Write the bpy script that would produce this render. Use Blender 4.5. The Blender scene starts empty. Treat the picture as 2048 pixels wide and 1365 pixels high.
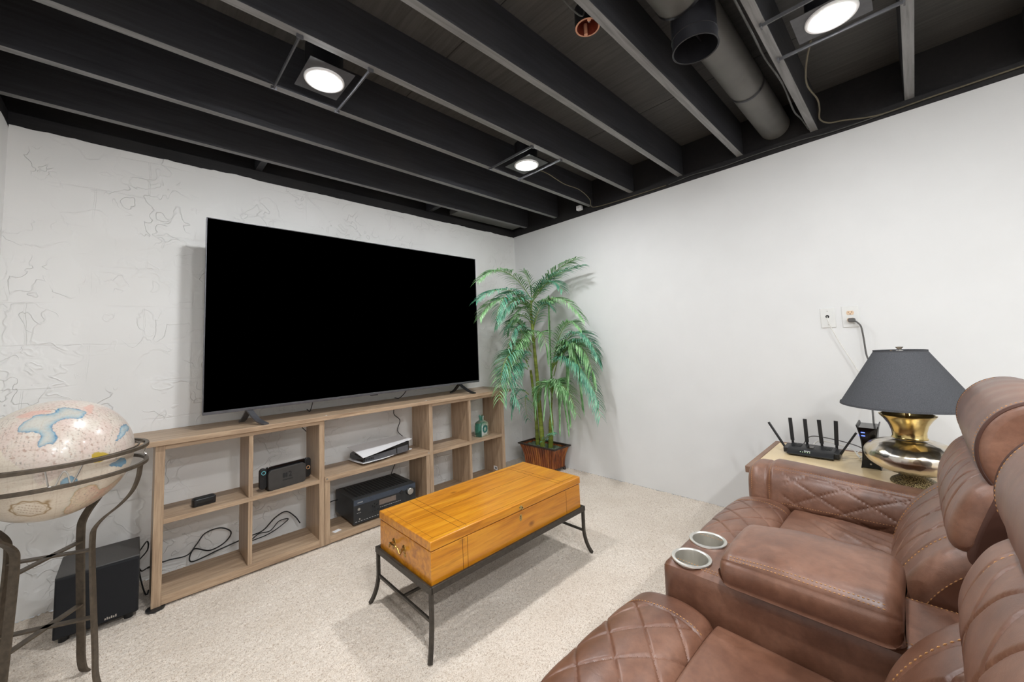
import bpy, bmesh, math, random
import numpy as np
from mathutils import Vector, Matrix

# ---------------------------------------------------------------- camera, light, exposure
S = bpy.context.scene
COL = S.collection
S.view_settings.view_transform = 'Standard'
S.view_settings.look = 'None'
S.view_settings.gamma = 1.0
S.view_settings.use_curve_mapping = False
S.view_settings.exposure = 0.10
cam_data = bpy.data.cameras.new('camera')
cam = bpy.data.objects.new('camera', cam_data); COL.objects.link(cam)
cam_data.sensor_width = 36.0
cam_data.lens = 777.09 / 2048 * 36.0
cam_data.shift_y = -(682.5 - 628.56) / 2048
cam_data.clip_start = 0.02
R0, R1, R2 = (0.71981, -0.69302, -0.03981), (0.02516, 0.08336, -0.9962), (0.69371, 0.71608, 0.07744)
M = Matrix(((R0[0], -R1[0], -R2[0]), (R0[1], -R1[1], -R2[1]), (R0[2], -R1[2], -R2[2])))
cam.matrix_world = Matrix.Translation((-2.92968, -2.94489, 1.17)) @ M.to_4x4()
S.camera = cam
world = bpy.data.worlds.new('world'); S.world = world; world.use_nodes = True
world.node_tree.nodes['Background'].inputs[0].default_value = (0.9, 0.95, 1.0, 1)
world.node_tree.nodes['Background'].inputs[1].default_value = 0.3
LAMP_STRENGTH = 425.0
LAMP_COLOR = (0.96, 0.98, 1.0)
FILL_LAMPS = [(-2.95, -4.03), (-2.1, -4.03), (-2.95, -5.25), (-2.1, -5.25)]     # unseen fill cans behind the camera, added to brighten the television wall

# ---------------------------------------------------------------- materials
def srgb(r, g, b):
    f = lambda c: (c / 255 / 12.92) if c / 255 <= 0.04045 else ((c / 255 + 0.055) / 1.055) ** 2.4
    return (f(r), f(g), f(b), 1)

class NT:
    def __init__(s, name):
        s.m = bpy.data.materials.new(name); s.m.use_nodes = True
        s.t = s.m.node_tree; s.b = s.t.nodes['Principled BSDF']
    def n(s, typ, **kw):
        nd = s.t.nodes.new(typ)
        for k, v in kw.items():
            if k.startswith('i_'):
                k = k[2:]
                k = int(k) if k.isdigit() else k.replace('_', ' ')
                nd.inputs[k].default_value = v
            else: setattr(nd, k, v)
        return nd
    def l(s, a, b): s.t.links.new(a, b)
    def coords(s, scale=(1, 1, 1), kind='Object', rot=(0, 0, 0)):
        tc = s.n('ShaderNodeTexCoord'); mp = s.n('ShaderNodeMapping')
        mp.inputs['Scale'].default_value = scale; mp.inputs['Rotation'].default_value = rot
        s.l(tc.outputs[kind], mp.inputs[0]); return mp.outputs[0]
    def noise(s, vec, scale, detail=4, rough=0.5, dist=0):
        nd = s.n('ShaderNodeTexNoise'); nd.inputs['Scale'].default_value = scale
        nd.inputs['Detail'].default_value = detail; nd.inputs['Roughness'].default_value = rough
        nd.inputs['Distortion'].default_value = dist; s.l(vec, nd.inputs['Vector']); return nd.outputs['Fac']
    def ramp(s, fac, stops):
        r = s.n('ShaderNodeValToRGB'); e = r.color_ramp.elements
        while len(e) < len(stops): e.new(0.5)
        for el, (p, c) in zip(e, stops):
            el.position = p; el.color = c if hasattr(c, '__len__') else (c, c, c, 1)
        s.l(fac, r.inputs[0]); return r.outputs[0]
    def mix(s, fac, a, b, mode='MIX'):
        m = s.n('ShaderNodeMix', data_type='RGBA', blend_type=mode)
        for k, v in ((0, fac), (6, a), (7, b)):
            if hasattr(v, 'links'): s.l(v, m.inputs[k])
            else: m.inputs[k].default_value = v
        return m.outputs[2]
    def math(s, op, a, b=0.0, c=None):
        m = s.n('ShaderNodeMath', operation=op)
        for k, v in ((0, a), (1, b)) + (((2, c),) if c is not None else ()):
            if hasattr(v, 'links'): s.l(v, m.inputs[k])
            else: m.inputs[k].default_value = v
        return m.outputs[0]
    def bump(s, h, strength=0.3, dist=0.002, prev=None):
        b = s.n('ShaderNodeBump'); b.inputs['Strength'].default_value = strength; b.inputs['Distance'].default_value = dist
        s.l(h, b.inputs['Height'])
        if prev is not None: s.l(prev, b.inputs['Normal'])
        s.l(b.outputs[0], s.b.inputs['Normal']); return b.outputs[0]
    def set(s, color=None, rough=None, metal=None, spec=None, **kw):
        for k, v in (('Base Color', color), ('Roughness', rough), ('Metallic', metal), ('Specular IOR Level', spec)):
            if v is None: continue
            if hasattr(v, 'links'): s.l(v, s.b.inputs[k])
            else: s.b.inputs[k].default_value = v
        for k, v in kw.items(): s.b.inputs[k.replace('_', ' ')].default_value = v
        return s.m

def plain(name, col, rough=0.5, metal=0.0, spec=0.5, nscale=40, var=0.12, bump=0.0, bd=0.001, **kw):
    m = NT(name); v = m.coords()
    n = m.noise(v, nscale, 3)
    dark = tuple(c * (1 - var) for c in col[:3]) + (1,)
    lite = tuple(min(1, c * (1 + var)) for c in col[:3]) + (1,)
    m.set(m.ramp(n, [(0.3, dark), (0.7, lite)]), rough, metal, spec, **kw)
    if bump: m.bump(n, bump, bd)
    return m.m

def mat_emit(name, col, strength):
    m = NT(name); m.set((0.8, 0.8, 0.8, 1), 0.5)
    m.b.inputs['Emission Color'].default_value = tuple(col[:3]) + (1,)
    m.b.inputs['Emission Strength'].default_value = strength
    return m.m

def oak(name, axis):
    m = NT(name); sc = {'x': (1.2, 26, 26), 'z': (26, 26, 1.2), 'y': (26, 1.2, 26)}[axis]
    v = m.coords(sc); a = m.noise(v, 2.2, 6, 0.62, 0.6); b = m.noise(v, 9, 3, 0.6)
    c = m.ramp(a, [(0.28, srgb(140, 116, 94)), (0.5, srgb(172, 147, 121)), (0.72, srgb(192, 168, 141))])
    c = m.mix(m.ramp(b, [(0.35, 0.35), (0.5, 0.0)]), c, srgb(122, 98, 78))
    m.set(c, 0.42, 0, 0.4); m.bump(b, 0.12, 0.0006); return m.m

def pine(name, axis):
    m = NT(name); sc = {'x': (1.0, 13, 13), 'z': (13, 13, 1.0), 'y': (13, 1.0, 13)}[axis]
    v = m.coords(sc); a = m.noise(v, 1.6, 5, 0.55, 1.2); b = m.noise(v, 7, 4, 0.6, 0.4)
    big = m.noise(m.coords(), 3.0, 2)
    c = m.ramp(a, [(0.25, srgb(156, 90, 16)), (0.48, srgb(204, 131, 26)), (0.75, srgb(226, 160, 44))])
    c = m.mix(m.ramp(b, [(0.3, 0.45), (0.5, 0.0)]), c, srgb(138, 74, 14))
    c = m.mix(m.ramp(big, [(0.35, 0.0), (0.7, 0.3)]), c, srgb(200, 130, 56))
    vo = m.n('ShaderNodeTexVoronoi'); vo.inputs['Scale'].default_value = 4.2
    m.l(m.coords((1, 1.7, 1.7)), vo.inputs['Vector'])
    c = m.mix(m.ramp(vo.outputs['Distance'], [(0.03, 0.7), (0.11, 0.0)]), c, srgb(104, 52, 16))
    m.set(c, 0.3, 0, 0.5, Coat_Weight=0.35, Coat_Roughness=0.18); m.bump(a, 0.06, 0.001); return m.m

def leather(name):
    m = NT(name); v = m.coords()
    a = m.noise(v, 7, 5, 0.6, 0.4); b = m.noise(v, 55, 3, 0.6)
    c = m.ramp(a, [(0.28, srgb(90, 56, 41)), (0.5, srgb(116, 78, 59)), (0.74, srgb(138, 99, 79))])
    c = m.mix(m.ramp(b, [(0.35, 0.25), (0.6, 0.0)]), c, srgb(72, 42, 28))
    vo = m.n('ShaderNodeTexVoronoi', feature='DISTANCE_TO_EDGE'); vo.inputs['Scale'].default_value = 420
    m.l(v, vo.inputs['Vector'])
    m.set(c, m.ramp(a, [(0.3, 0.36), (0.7, 0.46)]), 0, 0.6, Coat_Weight=0.3, Coat_Roughness=0.38)
    p = m.bump(m.ramp(vo.outputs['Distance'], [(0.0, 0.0), (0.25, 1.0)]), 0.10, 0.0006)
    m.bump(m.noise(v, 22, 4, 0.6, 1.5), 0.16, 0.004, p)
    return m.m

def carpet():
    m = NT('carpet'); v = m.coords()
    a = m.noise(v, 260, 2, 0.6); b = m.noise(v, 95, 3, 0.7); big = m.noise(v, 3.2, 4, 0.6)
    c = m.ramp(a, [(0.30, srgb(168, 148, 130)), (0.46, srgb(224, 211, 196)), (0.7, srgb(242, 234, 224))])
    c = m.mix(m.ramp(b, [(0.32, 0.75), (0.44, 0.0)]), c, srgb(158, 136, 116))
    c = m.mix(m.ramp(big, [(0.35, 0.30), (0.65, 0.0)]), c, srgb(186, 168, 148))
    m.set(c, 0.95, 0, 0.1, Sheen_Weight=0.2)
    m.bump(b, 0.7, 0.006); return m.m

def wall_smooth():
    m = NT('painted_wall_smooth'); v = m.coords()
    n = m.noise(v, 5, 4); f = m.noise(v, 120, 3)
    m.set(m.ramp(n, [(0.3, srgb(223, 223, 222)), (0.7, srgb(226, 226, 225))]), 0.6, 0, 0.25)
    p = m.bump(f, 0.06, 0.001); m.bump(n, 0.25, 0.004, p); return m.m

def wall_rough():
    m = NT('painted_wall_plaster'); v = m.coords()
    vd = m.n('ShaderNodeTexNoise'); vd.inputs['Scale'].default_value = 6; m.l(v, vd.inputs['Vector'])
    mx = m.n('ShaderNodeMixRGB'); mx.inputs[0].default_value = 0.07; m.l(v, mx.inputs[1]); m.l(vd.outputs['Color'], mx.inputs[2])
    n1 = m.noise(mx.outputs[0], 4.5, 3, 0.5, 0.3)
    ridge = m.ramp(m.math('ABSOLUTE', m.math('SUBTRACT', n1, 0.5)), [(0.0, 1.0), (0.012, 0.0)])
    n2 = m.noise(mx.outputs[0], 11, 2, 0.5, 0.6)
    ridge2 = m.ramp(m.math('ABSOLUTE', m.math('SUBTRACT', n2, 0.52)), [(0.0, 1.0), (0.018, 0.0)])
    mask = m.ramp(m.noise(v, 2.6, 3), [(0.45, 0.0), (0.62, 1.0)])
    mask2 = m.ramp(m.noise(v, 3.7, 3), [(0.50, 0.0), (0.6, 1.0)])
    rot = m.coords(kind='Object', rot=(math.radians(90), 0, 0))
    br = m.n('ShaderNodeTexBrick'); br.inputs['Scale'].default_value = 1.0
    br.inputs['Brick Width'].default_value = 0.40; br.inputs['Row Height'].default_value = 0.2
    br.inputs['Mortar Size'].default_value = 0.004; br.inputs['Mortar Smooth'].default_value = 0.4
    br.inputs['Color1'].default_value = (1, 1, 1, 1); br.inputs['Color2'].default_value = (1, 1, 1, 1); br.inputs['Mortar'].default_value = (0, 0, 0, 1)
    mr = m.n('ShaderNodeMixRGB'); mr.inputs[0].default_value = 0.03; m.l(rot, mr.inputs[1]); m.l(vd.outputs['Color'], mr.inputs[2])
    m.l(mr.outputs[0], br.inputs['Vector'])
    mort = m.math('SUBTRACT', 1.0, br.outputs[0])
    h = m.math('ADD', m.math('MULTIPLY', ridge, mask), m.math('MULTIPLY', ridge2, mask2))
    h = m.math('ADD', h, m.math('MULTIPLY', mort, m.math('MULTIPLY', -0.6, mask)))
    steps = m.ramp(n1, [(0.44, 0.0), (0.47, 1.0)])
    h = m.math('ADD', h, m.math('MULTIPLY', steps, 0.5))
    cc = m.ramp(m.noise(v, 2, 4), [(0.3, srgb(233, 232, 229)), (0.7, srgb(240, 239, 237))])
    m.set(cc, 0.6, 0, 0.25)
    p = m.bump(m.noise(v, 70, 3), 0.10, 0.0015)
    p = m.bump(h, 0.8, 0.0035, p); m.bump(m.noise(v, 3, 2), 0.4, 0.02, p); return m.m

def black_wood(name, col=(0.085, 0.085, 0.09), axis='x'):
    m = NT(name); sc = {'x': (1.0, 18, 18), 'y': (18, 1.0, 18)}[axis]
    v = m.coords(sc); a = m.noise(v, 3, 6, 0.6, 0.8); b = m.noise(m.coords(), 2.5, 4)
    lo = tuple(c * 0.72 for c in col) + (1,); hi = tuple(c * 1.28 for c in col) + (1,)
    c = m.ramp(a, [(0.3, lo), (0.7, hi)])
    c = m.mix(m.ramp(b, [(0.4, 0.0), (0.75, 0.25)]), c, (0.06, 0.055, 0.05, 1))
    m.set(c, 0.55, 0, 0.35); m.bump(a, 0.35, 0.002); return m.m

def iron(name, col=(0.055, 0.047, 0.038)):
    return plain(name, col + (1,), 0.5, 0.35, 0.5, 60, 0.25, 0.12, 0.0006)

MAT = dict(
    leather=leather('brown_leather'), thread=plain('tan_thread', srgb(208, 156, 100), 0.8),
    leatherside=plain('side_leather', srgb(92, 58, 42), 0.42, nscale=9, var=0.2),
    under=plain('dark_leather_side', srgb(70, 40, 28), 0.55, nscale=9),
    oakx=oak('laminate_oak_long', 'x'), oakz=oak('laminate_oak_upright', 'z'), oaky=oak('laminate_oak_deep', 'y'),
    pinex=pine('honey_pine_long', 'x'), piney=pine('honey_pine_cross', 'y'),
    dkline=plain('dark_inlay', srgb(96, 50, 14), 0.5),
    carpet=carpet(), wallr=wall_smooth(), wallt=wall_rough(),
    joist=black_wood('black_painted_joist', (0.036, 0.037, 0.043)), under_bounce=black_wood('bounce_lit_joist_underside', (0.225, 0.225, 0.228)), sub=black_wood('black_painted_plywood', (0.07, 0.067, 0.063), 'y'),  # joist underside: same black paint made lighter, floor bounce put into its colour
    rim=black_wood('black_sill', (0.011, 0.010, 0.011)),
    iron=iron('dark_iron'), brz=iron('bronzed_iron', (0.09, 0.07, 0.05)),
    blackp=plain('black_plastic', srgb(26, 27, 29), 0.38), blackm=plain('matt_black', srgb(22, 23, 24), 0.7, nscale=200, bump=0.1),
    subtop=plain('charcoal_vinyl', srgb(62, 60, 58), 0.5, nscale=150, bump=0.1),
    grille=plain('speaker_cloth', srgb(22, 23, 26), 0.95, nscale=900, var=0.3, bump=0.3),
    screen=plain('screen_black', (0.0, 0.0, 0.0, 1), 0.6, 0, 0.0),
    bezel=plain('dark_metal_bezel', srgb(96, 96, 100), 0.35, 0.6),
    silver=plain('silver', srgb(190, 188, 184), 0.3, 0.9), white=plain('white_plastic', srgb(232, 232, 234), 0.35, var=0.02),
    gloss=plain('gloss_black', srgb(14, 14, 16), 0.08), avr=plain('receiver_black', srgb(34, 36, 38), 0.45),
    display=plain('receiver_display', srgb(112, 100, 92), 0.3),
    rubber=plain('black_cable', srgb(22, 22, 22), 0.6), greycord=plain('grey_cord', srgb(92, 90, 88), 0.6),
    wcord=plain('white_cord', srgb(222, 220, 214), 0.6), yellowcord=plain('painted_wire', srgb(92, 84, 66), 0.6),
    darkwire=plain('painted_black_wire', srgb(70, 70, 68), 0.6),
    ivory=plain('ivory_socket', srgb(226, 198, 168), 0.4, var=0.03), hole=plain('socket_slot', srgb(50, 36, 28), 0.7),
    plate=plain('wall_plate_white', srgb(224, 224, 221), 0.45, var=0.02),
    shade=plain('charcoal_linen', srgb(82, 83, 86), 0.95, 0, 0.1, 420, 0.22, 0.25, 0.0008),
    brass=plain('polished_brass', srgb(206, 182, 124), 0.2, 1.0, 0.5, 25, 0.15),
    brassold=plain('aged_brass', srgb(176, 140, 78), 0.28, 1.0, 0.5, 60, 0.25),
    tabletop=plain('pale_maple_top', srgb(226, 202, 160), 0.28, nscale=6, var=0.06), tablerim=plain('brown_table_edge', srgb(140, 108, 88), 0.45, nscale=14, var=0.15),
    duct=plain('painted_duct', srgb(98, 97, 94), 0.55, 0.2, nscale=8), ductdark=plain('black_duct_collar', srgb(38, 38, 42), 0.4, 0.3),
    canpan=plain('can_pan', srgb(84, 84, 87), 0.5, 0.2), trimwhite=plain('can_trim_white', srgb(235, 235, 235), 0.35, var=0.02),
    canglow=mat_emit('lamp_glow', LAMP_COLOR, LAMP_STRENGTH * 1.08), canglow_dim=mat_emit('lamp_glow_dimmer', LAMP_COLOR, LAMP_STRENGTH * 0.5), canglow_fill=mat_emit('fill_lamp_glow', LAMP_COLOR, LAMP_STRENGTH * 1.55),
    led=mat_emit('status_light', (0.6, 1.0, 0.4), 0.7), ledb=mat_emit('blue_status_light', (0.02, 0.12, 1.0), 2.0),
    boxbrown=plain('phenolic_brown', srgb(112, 44, 28), 0.5), boxrim=plain('phenolic_cut_edge', srgb(206, 150, 122), 0.6),
    potrim=plain('pot_rim_dark', srgb(52, 40, 34), 0.5), moss=plain('pot_filler', srgb(96, 112, 92), 0.95, nscale=60, var=0.5, bump=0.8, bd=0.01),
)
def steel():
    m = NT('brushed_steel'); a = m.noise(m.coords((60, 60, 1)), 3, 3)
    m.set(srgb(226, 223, 216), m.ramp(a, [(0.3, 0.34), (0.7, 0.46)]), 1.0); return m.m
MAT['steel'] = steel()
def hammered():
    m = NT('hammered_mercury_metal'); v = m.coords()
    vo = m.n('ShaderNodeTexVoronoi'); vo.inputs['Scale'].default_value = 34; m.l(v, vo.inputs['Vector'])
    n = m.noise(v, 9, 4, 0.6, 0.6)
    c = m.ramp(n, [(0.45, srgb(214, 208, 200)), (0.62, srgb(206, 184, 136))])
    m.set(c, 0.24, 1.0); p = m.bump(vo.outputs['Distance'], 0.3, 0.006); m.bump(m.noise(v, 14, 2), 0.25, 0.01, p); return m.m
MAT['hammered'] = hammered()
def knurl():
    m = NT('textured_antique_base'); vo = m.n('ShaderNodeTexVoronoi'); vo.inputs['Scale'].default_value = 330
    m.l(m.coords(), vo.inputs['Vector'])
    m.set(m.ramp(vo.outputs['Distance'], [(0.15, srgb(196, 178, 128)), (0.6, srgb(60, 50, 34))]), 0.35, 0.8); m.bump(vo.outputs['Distance'], 0.6, 0.003); return m.m
MAT['knurl'] = knurl()
def leaf(name, c1, c2, c3):
    m = NT(name); n = m.noise(m.coords(), 16, 3)
    m.set(m.ramp(n, [(0.3, c1), (0.5, c2), (0.7, c3)]), 0.45, 0, 0.4); return m.m
MAT['leafg'] = leaf('palm_leaf_green', srgb(84, 138, 80), srgb(134, 184, 124), srgb(182, 218, 170))
MAT['leaft'] = leaf('palm_leaf_teal', srgb(58, 124, 104), srgb(104, 166, 136), srgb(156, 206, 174))
MAT['rachis'] = plain('leaf_stalk', srgb(134, 158, 74), 0.5)
def cane():
    m = NT('palm_cane'); n = m.noise(m.coords((1, 1, 9)), 4, 3)
    m.set(m.ramp(n, [(0.3, srgb(92, 96, 34)), (0.55, srgb(126, 142, 52)), (0.8, srgb(158, 164, 84))]), 0.5); return m.m
MAT['cane'] = cane()
def potm():
    m = NT('reddish_slatted_pot'); n = m.noise(m.coords((1, 1, 0.15)), 26, 4, 0.6)
    m.set(m.ramp(n, [(0.3, srgb(74, 32, 16)), (0.5, srgb(128, 66, 30)), (0.75, srgb(178, 112, 50))]), 0.32, 0, 0.5); return m.m
MAT['pot'] = potm()
def glassm():
    m = NT('teal_glass'); m.set(srgb(96, 176, 156), 0.06, 0, 0.5, Transmission_Weight=0.85, IOR=1.45); return m.m
MAT['glass'] = glassm()

# ---------------------------------------------------------------- geometry helpers (all in world metres)
class MB:
    def __init__(s): s.v = []; s.f = []; s.mi = []; s.sm = []
    def add(s, vs, fs, mi=0, smooth=True):
        o = len(s.v); s.v += [tuple(map(float, p)) for p in vs]; s.f += [tuple(int(i) + o for i in f) for f in fs]
        s.mi += [mi] * len(fs); s.sm += [smooth] * len(fs); return s
    def box(s, x0, x1, y0, y1, z0, z1, mi=0):
        v = [(x, y, z) for x in (x0, x1) for y in (y0, y1) for z in (z0, z1)]
        return s.add(v, [(0, 1, 3, 2), (4, 6, 7, 5), (0, 4, 5, 1), (2, 3, 7, 6), (0, 2, 6, 4), (1, 5, 7, 3)], mi, False)
    def obox(s, c, ax, ay, az, mi=0):
        c, ax, ay, az = map(Vector, (c, ax, ay, az))
        v = [c + ax * i + ay * j + az * k for i in (-1, 1) for j in (-1, 1) for k in (-1, 1)]
        return s.add(v, [(0, 1, 3, 2), (4, 6, 7, 5), (0, 4, 5, 1), (2, 3, 7, 6), (0, 2, 6, 4), (1, 5, 7, 3)], mi, False)
    def grid(s, G, closed_u=False, closed_v=False, mi=0, flip=False):
        G = np.asarray(G, float); nu, nv = G.shape[:2]; o = len(s.v)
        s.v += [tuple(p) for p in G.reshape(-1, 3).tolist()]
        i = np.arange(nu if closed_u else nu - 1)[:, None]; j = np.arange(nv if closed_v else nv - 1)[None, :]
        a = i * nv + j; b = ((i + 1) % nu) * nv + j; c = ((i + 1) % nu) * nv + (j + 1) % nv; d = i * nv + (j + 1) % nv
        q = np.stack([a, b, c, d] if not flip else [a, d, c, b], -1).reshape(-1, 4) + o
        s.f += [tuple(r) for r in q.tolist()]; s.mi += [mi] * len(q); s.sm += [True] * len(q); return s
    def fan(s, ring, mi=0, flip=False, smooth=False):
        n = len(ring); c = np.mean(np.asarray(ring, float), 0)
        return s.add(list(ring) + [c], [(i, (i + 1) % n, n) if not flip else ((i + 1) % n, i, n) for i in range(n)], mi, smooth)
    def tube(s, pts, r, n=8, cap=True, mi=0, closed=False):
        P = [Vector(p) for p in pts]; rings = []; m = len(P)
        rr = r if hasattr(r, '__len__') else [r] * m
        t0 = (P[1] - P[0]).normalized(); up = Vector((0, 0, 1)) if abs(t0.z) < 0.9 else Vector((1, 0, 0))
        nrm = (up - t0 * up.dot(t0)).normalized()
        for i in range(m):
            if closed: t = (P[(i + 1) % m] - P[i - 1]).normalized()
            else: t = (P[min(i + 1, m - 1)] - P[max(i - 1, 0)]).normalized()
            nrm = (nrm - t * nrm.dot(t)).normalized(); bn = t.cross(nrm)
            rings.append([P[i] + (nrm * math.cos(a) + bn * math.sin(a)) * rr[i] for a in [2 * math.pi * k / n for k in range(n)]])
        s.grid([[tuple(p) for p in q] for q in rings], closed, True, mi)
        if cap and not closed: s.fan([tuple(p) for p in rings[0]], mi); s.fan([tuple(p) for p in rings[-1]], mi, True)
        return s
    def bar(s, pts, w, t, wdir, mi=0):
        P = [Vector(p) for p in pts]; m = len(P); rings = []
        for i in range(m):
            tt = (P[min(i + 1, m - 1)] - P[max(i - 1, 0)]).normalized()
            wd = Vector(wdir[i] if hasattr(wdir[0], '__len__') else wdir); wd = (wd - tt * wd.dot(tt)).normalized(); td = tt.cross(wd)
            rings.append([tuple(P[i] + wd * a * w / 2 + td * b * t / 2) for a, b in ((-1, -1), (1, -1), (1, 1), (-1, 1))])
        s.grid(rings, False, True, mi); s.fan(rings[0], mi); s.fan(rings[-1], mi, True); return s
    def lathe(s, prof, c, n=48, mi=0, ax='z'):
        a = np.linspace(0, 2 * np.pi, n, endpoint=False); G = np.zeros((len(prof), n, 3))
        for i, (r, h) in enumerate(prof):
            u, w = r * np.cos(a), r * np.sin(a)
            if ax == 'z': G[i] = np.stack([c[0] + u, c[1] + w, c[2] + h + 0 * a], -1)
            elif ax == 'y': G[i] = np.stack([c[0] + w, c[1] + h + 0 * a, c[2] + u], -1)
            else: G[i] = np.stack([c[0] + h + 0 * a, c[1] + u, c[2] + w], -1)
        return s.grid(G, False, True, mi, flip=True)
    def prism(s, poly, ax, a0, a1, mi=0):
        def P(u, w, a): return {'x': (a, u, w), 'y': (u, a, w), 'z': (u, w, a)}[ax]
        n = len(poly); v = [P(u, w, a0) for u, w in poly] + [P(u, w, a1) for u, w in poly]
        f = [tuple(range(n)), tuple(range(2 * n - 1, n - 1, -1))] + [(i, (i + 1) % n, n + (i + 1) % n, n + i) for i in range(n)]
        return s.add(v, f, mi, False)

def finish(me, mats, angle=38):
    for m in mats: me.materials.append(m)
    bm = bmesh.new(); bm.from_mesh(me); bmesh.ops.recalc_face_normals(bm, faces=bm.faces); bm.to_mesh(me); bm.free()
    me.set_sharp_from_angle(angle=math.radians(angle))

def build(name, mb, mat, parent=None, base=None, bevel=0, angle=38, recalc=True, seg=2):
    """One mesh object from world-space geometry, stored relative to its thing's base."""
    me = bpy.data.meshes.new(name)
    b = np.array(base if base is not None else (parent_base(parent) if parent else (0, 0, 0)), float)
    v = np.array(mb.v, float) - b
    me.from_pydata(v.tolist(), [], mb.f)
    me.polygons.foreach_set('material_index', mb.mi); me.polygons.foreach_set('use_smooth', [True] * len(mb.f))
    mats = mat if isinstance(mat, (list, tuple)) else [mat]
    mats = [MAT[m] if isinstance(m, str) else m for m in mats]
    if recalc: finish(me, mats, angle)
    else:
        for m in mats: me.materials.append(m)
    o = bpy.data.objects.new(name, me); COL.objects.link(o)
    if parent:
        o.parent = parent; o['base'] = list(b)
    else: o.location = tuple(b); o['base'] = list(b)
    if bevel:
        md = o.modifiers.new('bevel', 'BEVEL'); md.width = bevel; md.segments = seg; md.limit_method = 'ANGLE'; md.angle_limit = math.radians(35)
    return o
def parent_base(p): return tuple(p['base'])
def thing(name, label, cat, loc, group=None):
    o = bpy.data.objects.new(name, None); COL.objects.link(o); o.location = loc; o['base'] = list(map(float, loc))
    o.empty_display_size = 0.05; return tag(o, label, cat, group)
def tag(o, label, cat, group=None):
    o['label'] = label; o['category'] = cat
    if group: o['group'] = group
    return o
def struct(name, mb, mat, **kw):
    o = build(name, mb, mat, **kw); o['kind'] = 'structure'; return o

def bez(p, n=16):
    """Catmull-Rom through points."""
    P = [np.array(q, float) for q in p]; P = [2 * P[0] - P[1]] + P + [2 * P[-1] - P[-2]]; out = []
    for i in range(1, len(P) - 2):
        for k in range(n):
            t = k / n; a, b, c, d = P[i - 1:i + 3]
            out.append(0.5 * (2 * b + (c - a) * t + (2 * a - 5 * b + 4 * c - d) * t * t + (3 * b - a - 3 * c + d) * t ** 3))
    out.append(P[-2]); return [tuple(q) for q in out]

def closed_profile(pts, n=120):
    P = np.array(pts, float); m = len(P); out = []
    for i in range(m):
        a, b, c, d = P[i - 1], P[i], P[(i + 1) % m], P[(i + 2) % m]
        for k in range(24):
            t = k / 24; out.append(0.5 * (2 * b + (c - a) * t + (2 * a - 5 * b + 4 * c - d) * t * t + (3 * b - a - 3 * c + d) * t ** 3))
    Q = np.array(out); d = np.linalg.norm(np.roll(Q, -1, 0) - Q, axis=1); s = np.r_[0, np.cumsum(d)]
    t = np.linspace(0, s[-1], n, endpoint=False); Qc = np.vstack([Q, Q[:1]])
    R = np.stack([np.interp(t, s, Qc[:, k]) for k in (0, 1)], -1)
    T = np.roll(R, -1, 0) - np.roll(R, 1, 0); T /= np.linalg.norm(T, axis=1)[:, None]
    N = np.stack([T[:, 1], -T[:, 0]], -1)
    area = 0.5 * np.sum(R[:, 0] * np.roll(R[:, 1], -1) - np.roll(R[:, 0], -1) * R[:, 1])
    if area < 0: N = -N
    return R, N, t

class Cushion:
    """A stuffed shape: closed profile swept along an axis, its ends pulled in round; disp(s, a) presses seams and quilting."""
    def __init__(s, pts, ax, a0, a1, r, n=130, na=70, disp=None, taper=None):
        R, N, arc = closed_profile(pts, n); th = np.linspace(0, np.pi / 2, 9)
        e = [(a0 + r * (1 - math.sin(t)), r * (1 - math.cos(t))) for t in th[::-1]]
        e = [(a0 + r * (1 - math.cos(t)), r * (1 - math.sin(t))) for t in th]
        mid = [(a, 0.0) for a in np.linspace(a0 + r, a1 - r, na)[1:-1]]
        st = e + mid + [(a1 - (q - a0), d) for q, d in e[::-1]]
        A = np.array([q[0] for q in st]); D = np.array([q[1] for q in st])
        H = -D[:, None] * np.ones((1, n))
        if disp is not None: H = H + disp(arc[None, :], A[:, None], R[None, :, :])
        if taper is not None: H = H + taper(A)[:, None]
        P = R[None] + N[None] * H[..., None]
        AA = np.broadcast_to(A[:, None], P.shape[:2])
        o = {'x': (AA, P[..., 0], P[..., 1]), 'y': (P[..., 0], AA, P[..., 1]), 'z': (P[..., 0], P[..., 1], AA)}[ax]
        s.G = np.stack(o, -1); s.A = A; s.R = R; s.N = N; s.arc = arc; s.ax = ax
    def mesh(s, mb=None, mi=0, cap=None):
        cap = mi if cap is None else cap
        mb = mb or MB(); mb.grid(s.G, False, True, mi); mb.fan(s.G[0].tolist(), cap, True, True); mb.fan(s.G[-1].tolist(), cap, False, True); return mb
    def near(s, uv):
        return int(np.argmin(np.sum((s.R - np.array(uv)) ** 2, 1)))
    def along(s, uv, a0, a1, lift=0.0008, n=None):
        """path at one profile point, running along the axis"""
        j = s.near(uv); k = (s.A >= min(a0, a1)) & (s.A <= max(a0, a1)); p = s.G[k, j].copy()
        return s.lift(p, j, lift)
    def lift(s, p, j, l):
        nn = s.N[j]; v = {'x': (0, nn[0], nn[1]), 'y': (nn[0], 0, nn[1]), 'z': (nn[0], nn[1], 0)}[s.ax]
        return p + np.array(v) * l
    def across(s, a, uv0, uv1, lift=0.0008):
        i = int(np.argmin(np.abs(s.A - a))); j0, j1 = s.near(uv0), s.near(uv1); n = len(s.R)
        idx = [(j0 + k) % n for k in range(((j1 - j0) % n) + 1)]
        if len(idx) > n / 2: idx = [(j0 - k) % n for k in range(((j0 - j1) % n) + 1)]
        return np.array([s.lift(s.G[i, j], j, lift) for j in idx])

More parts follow.
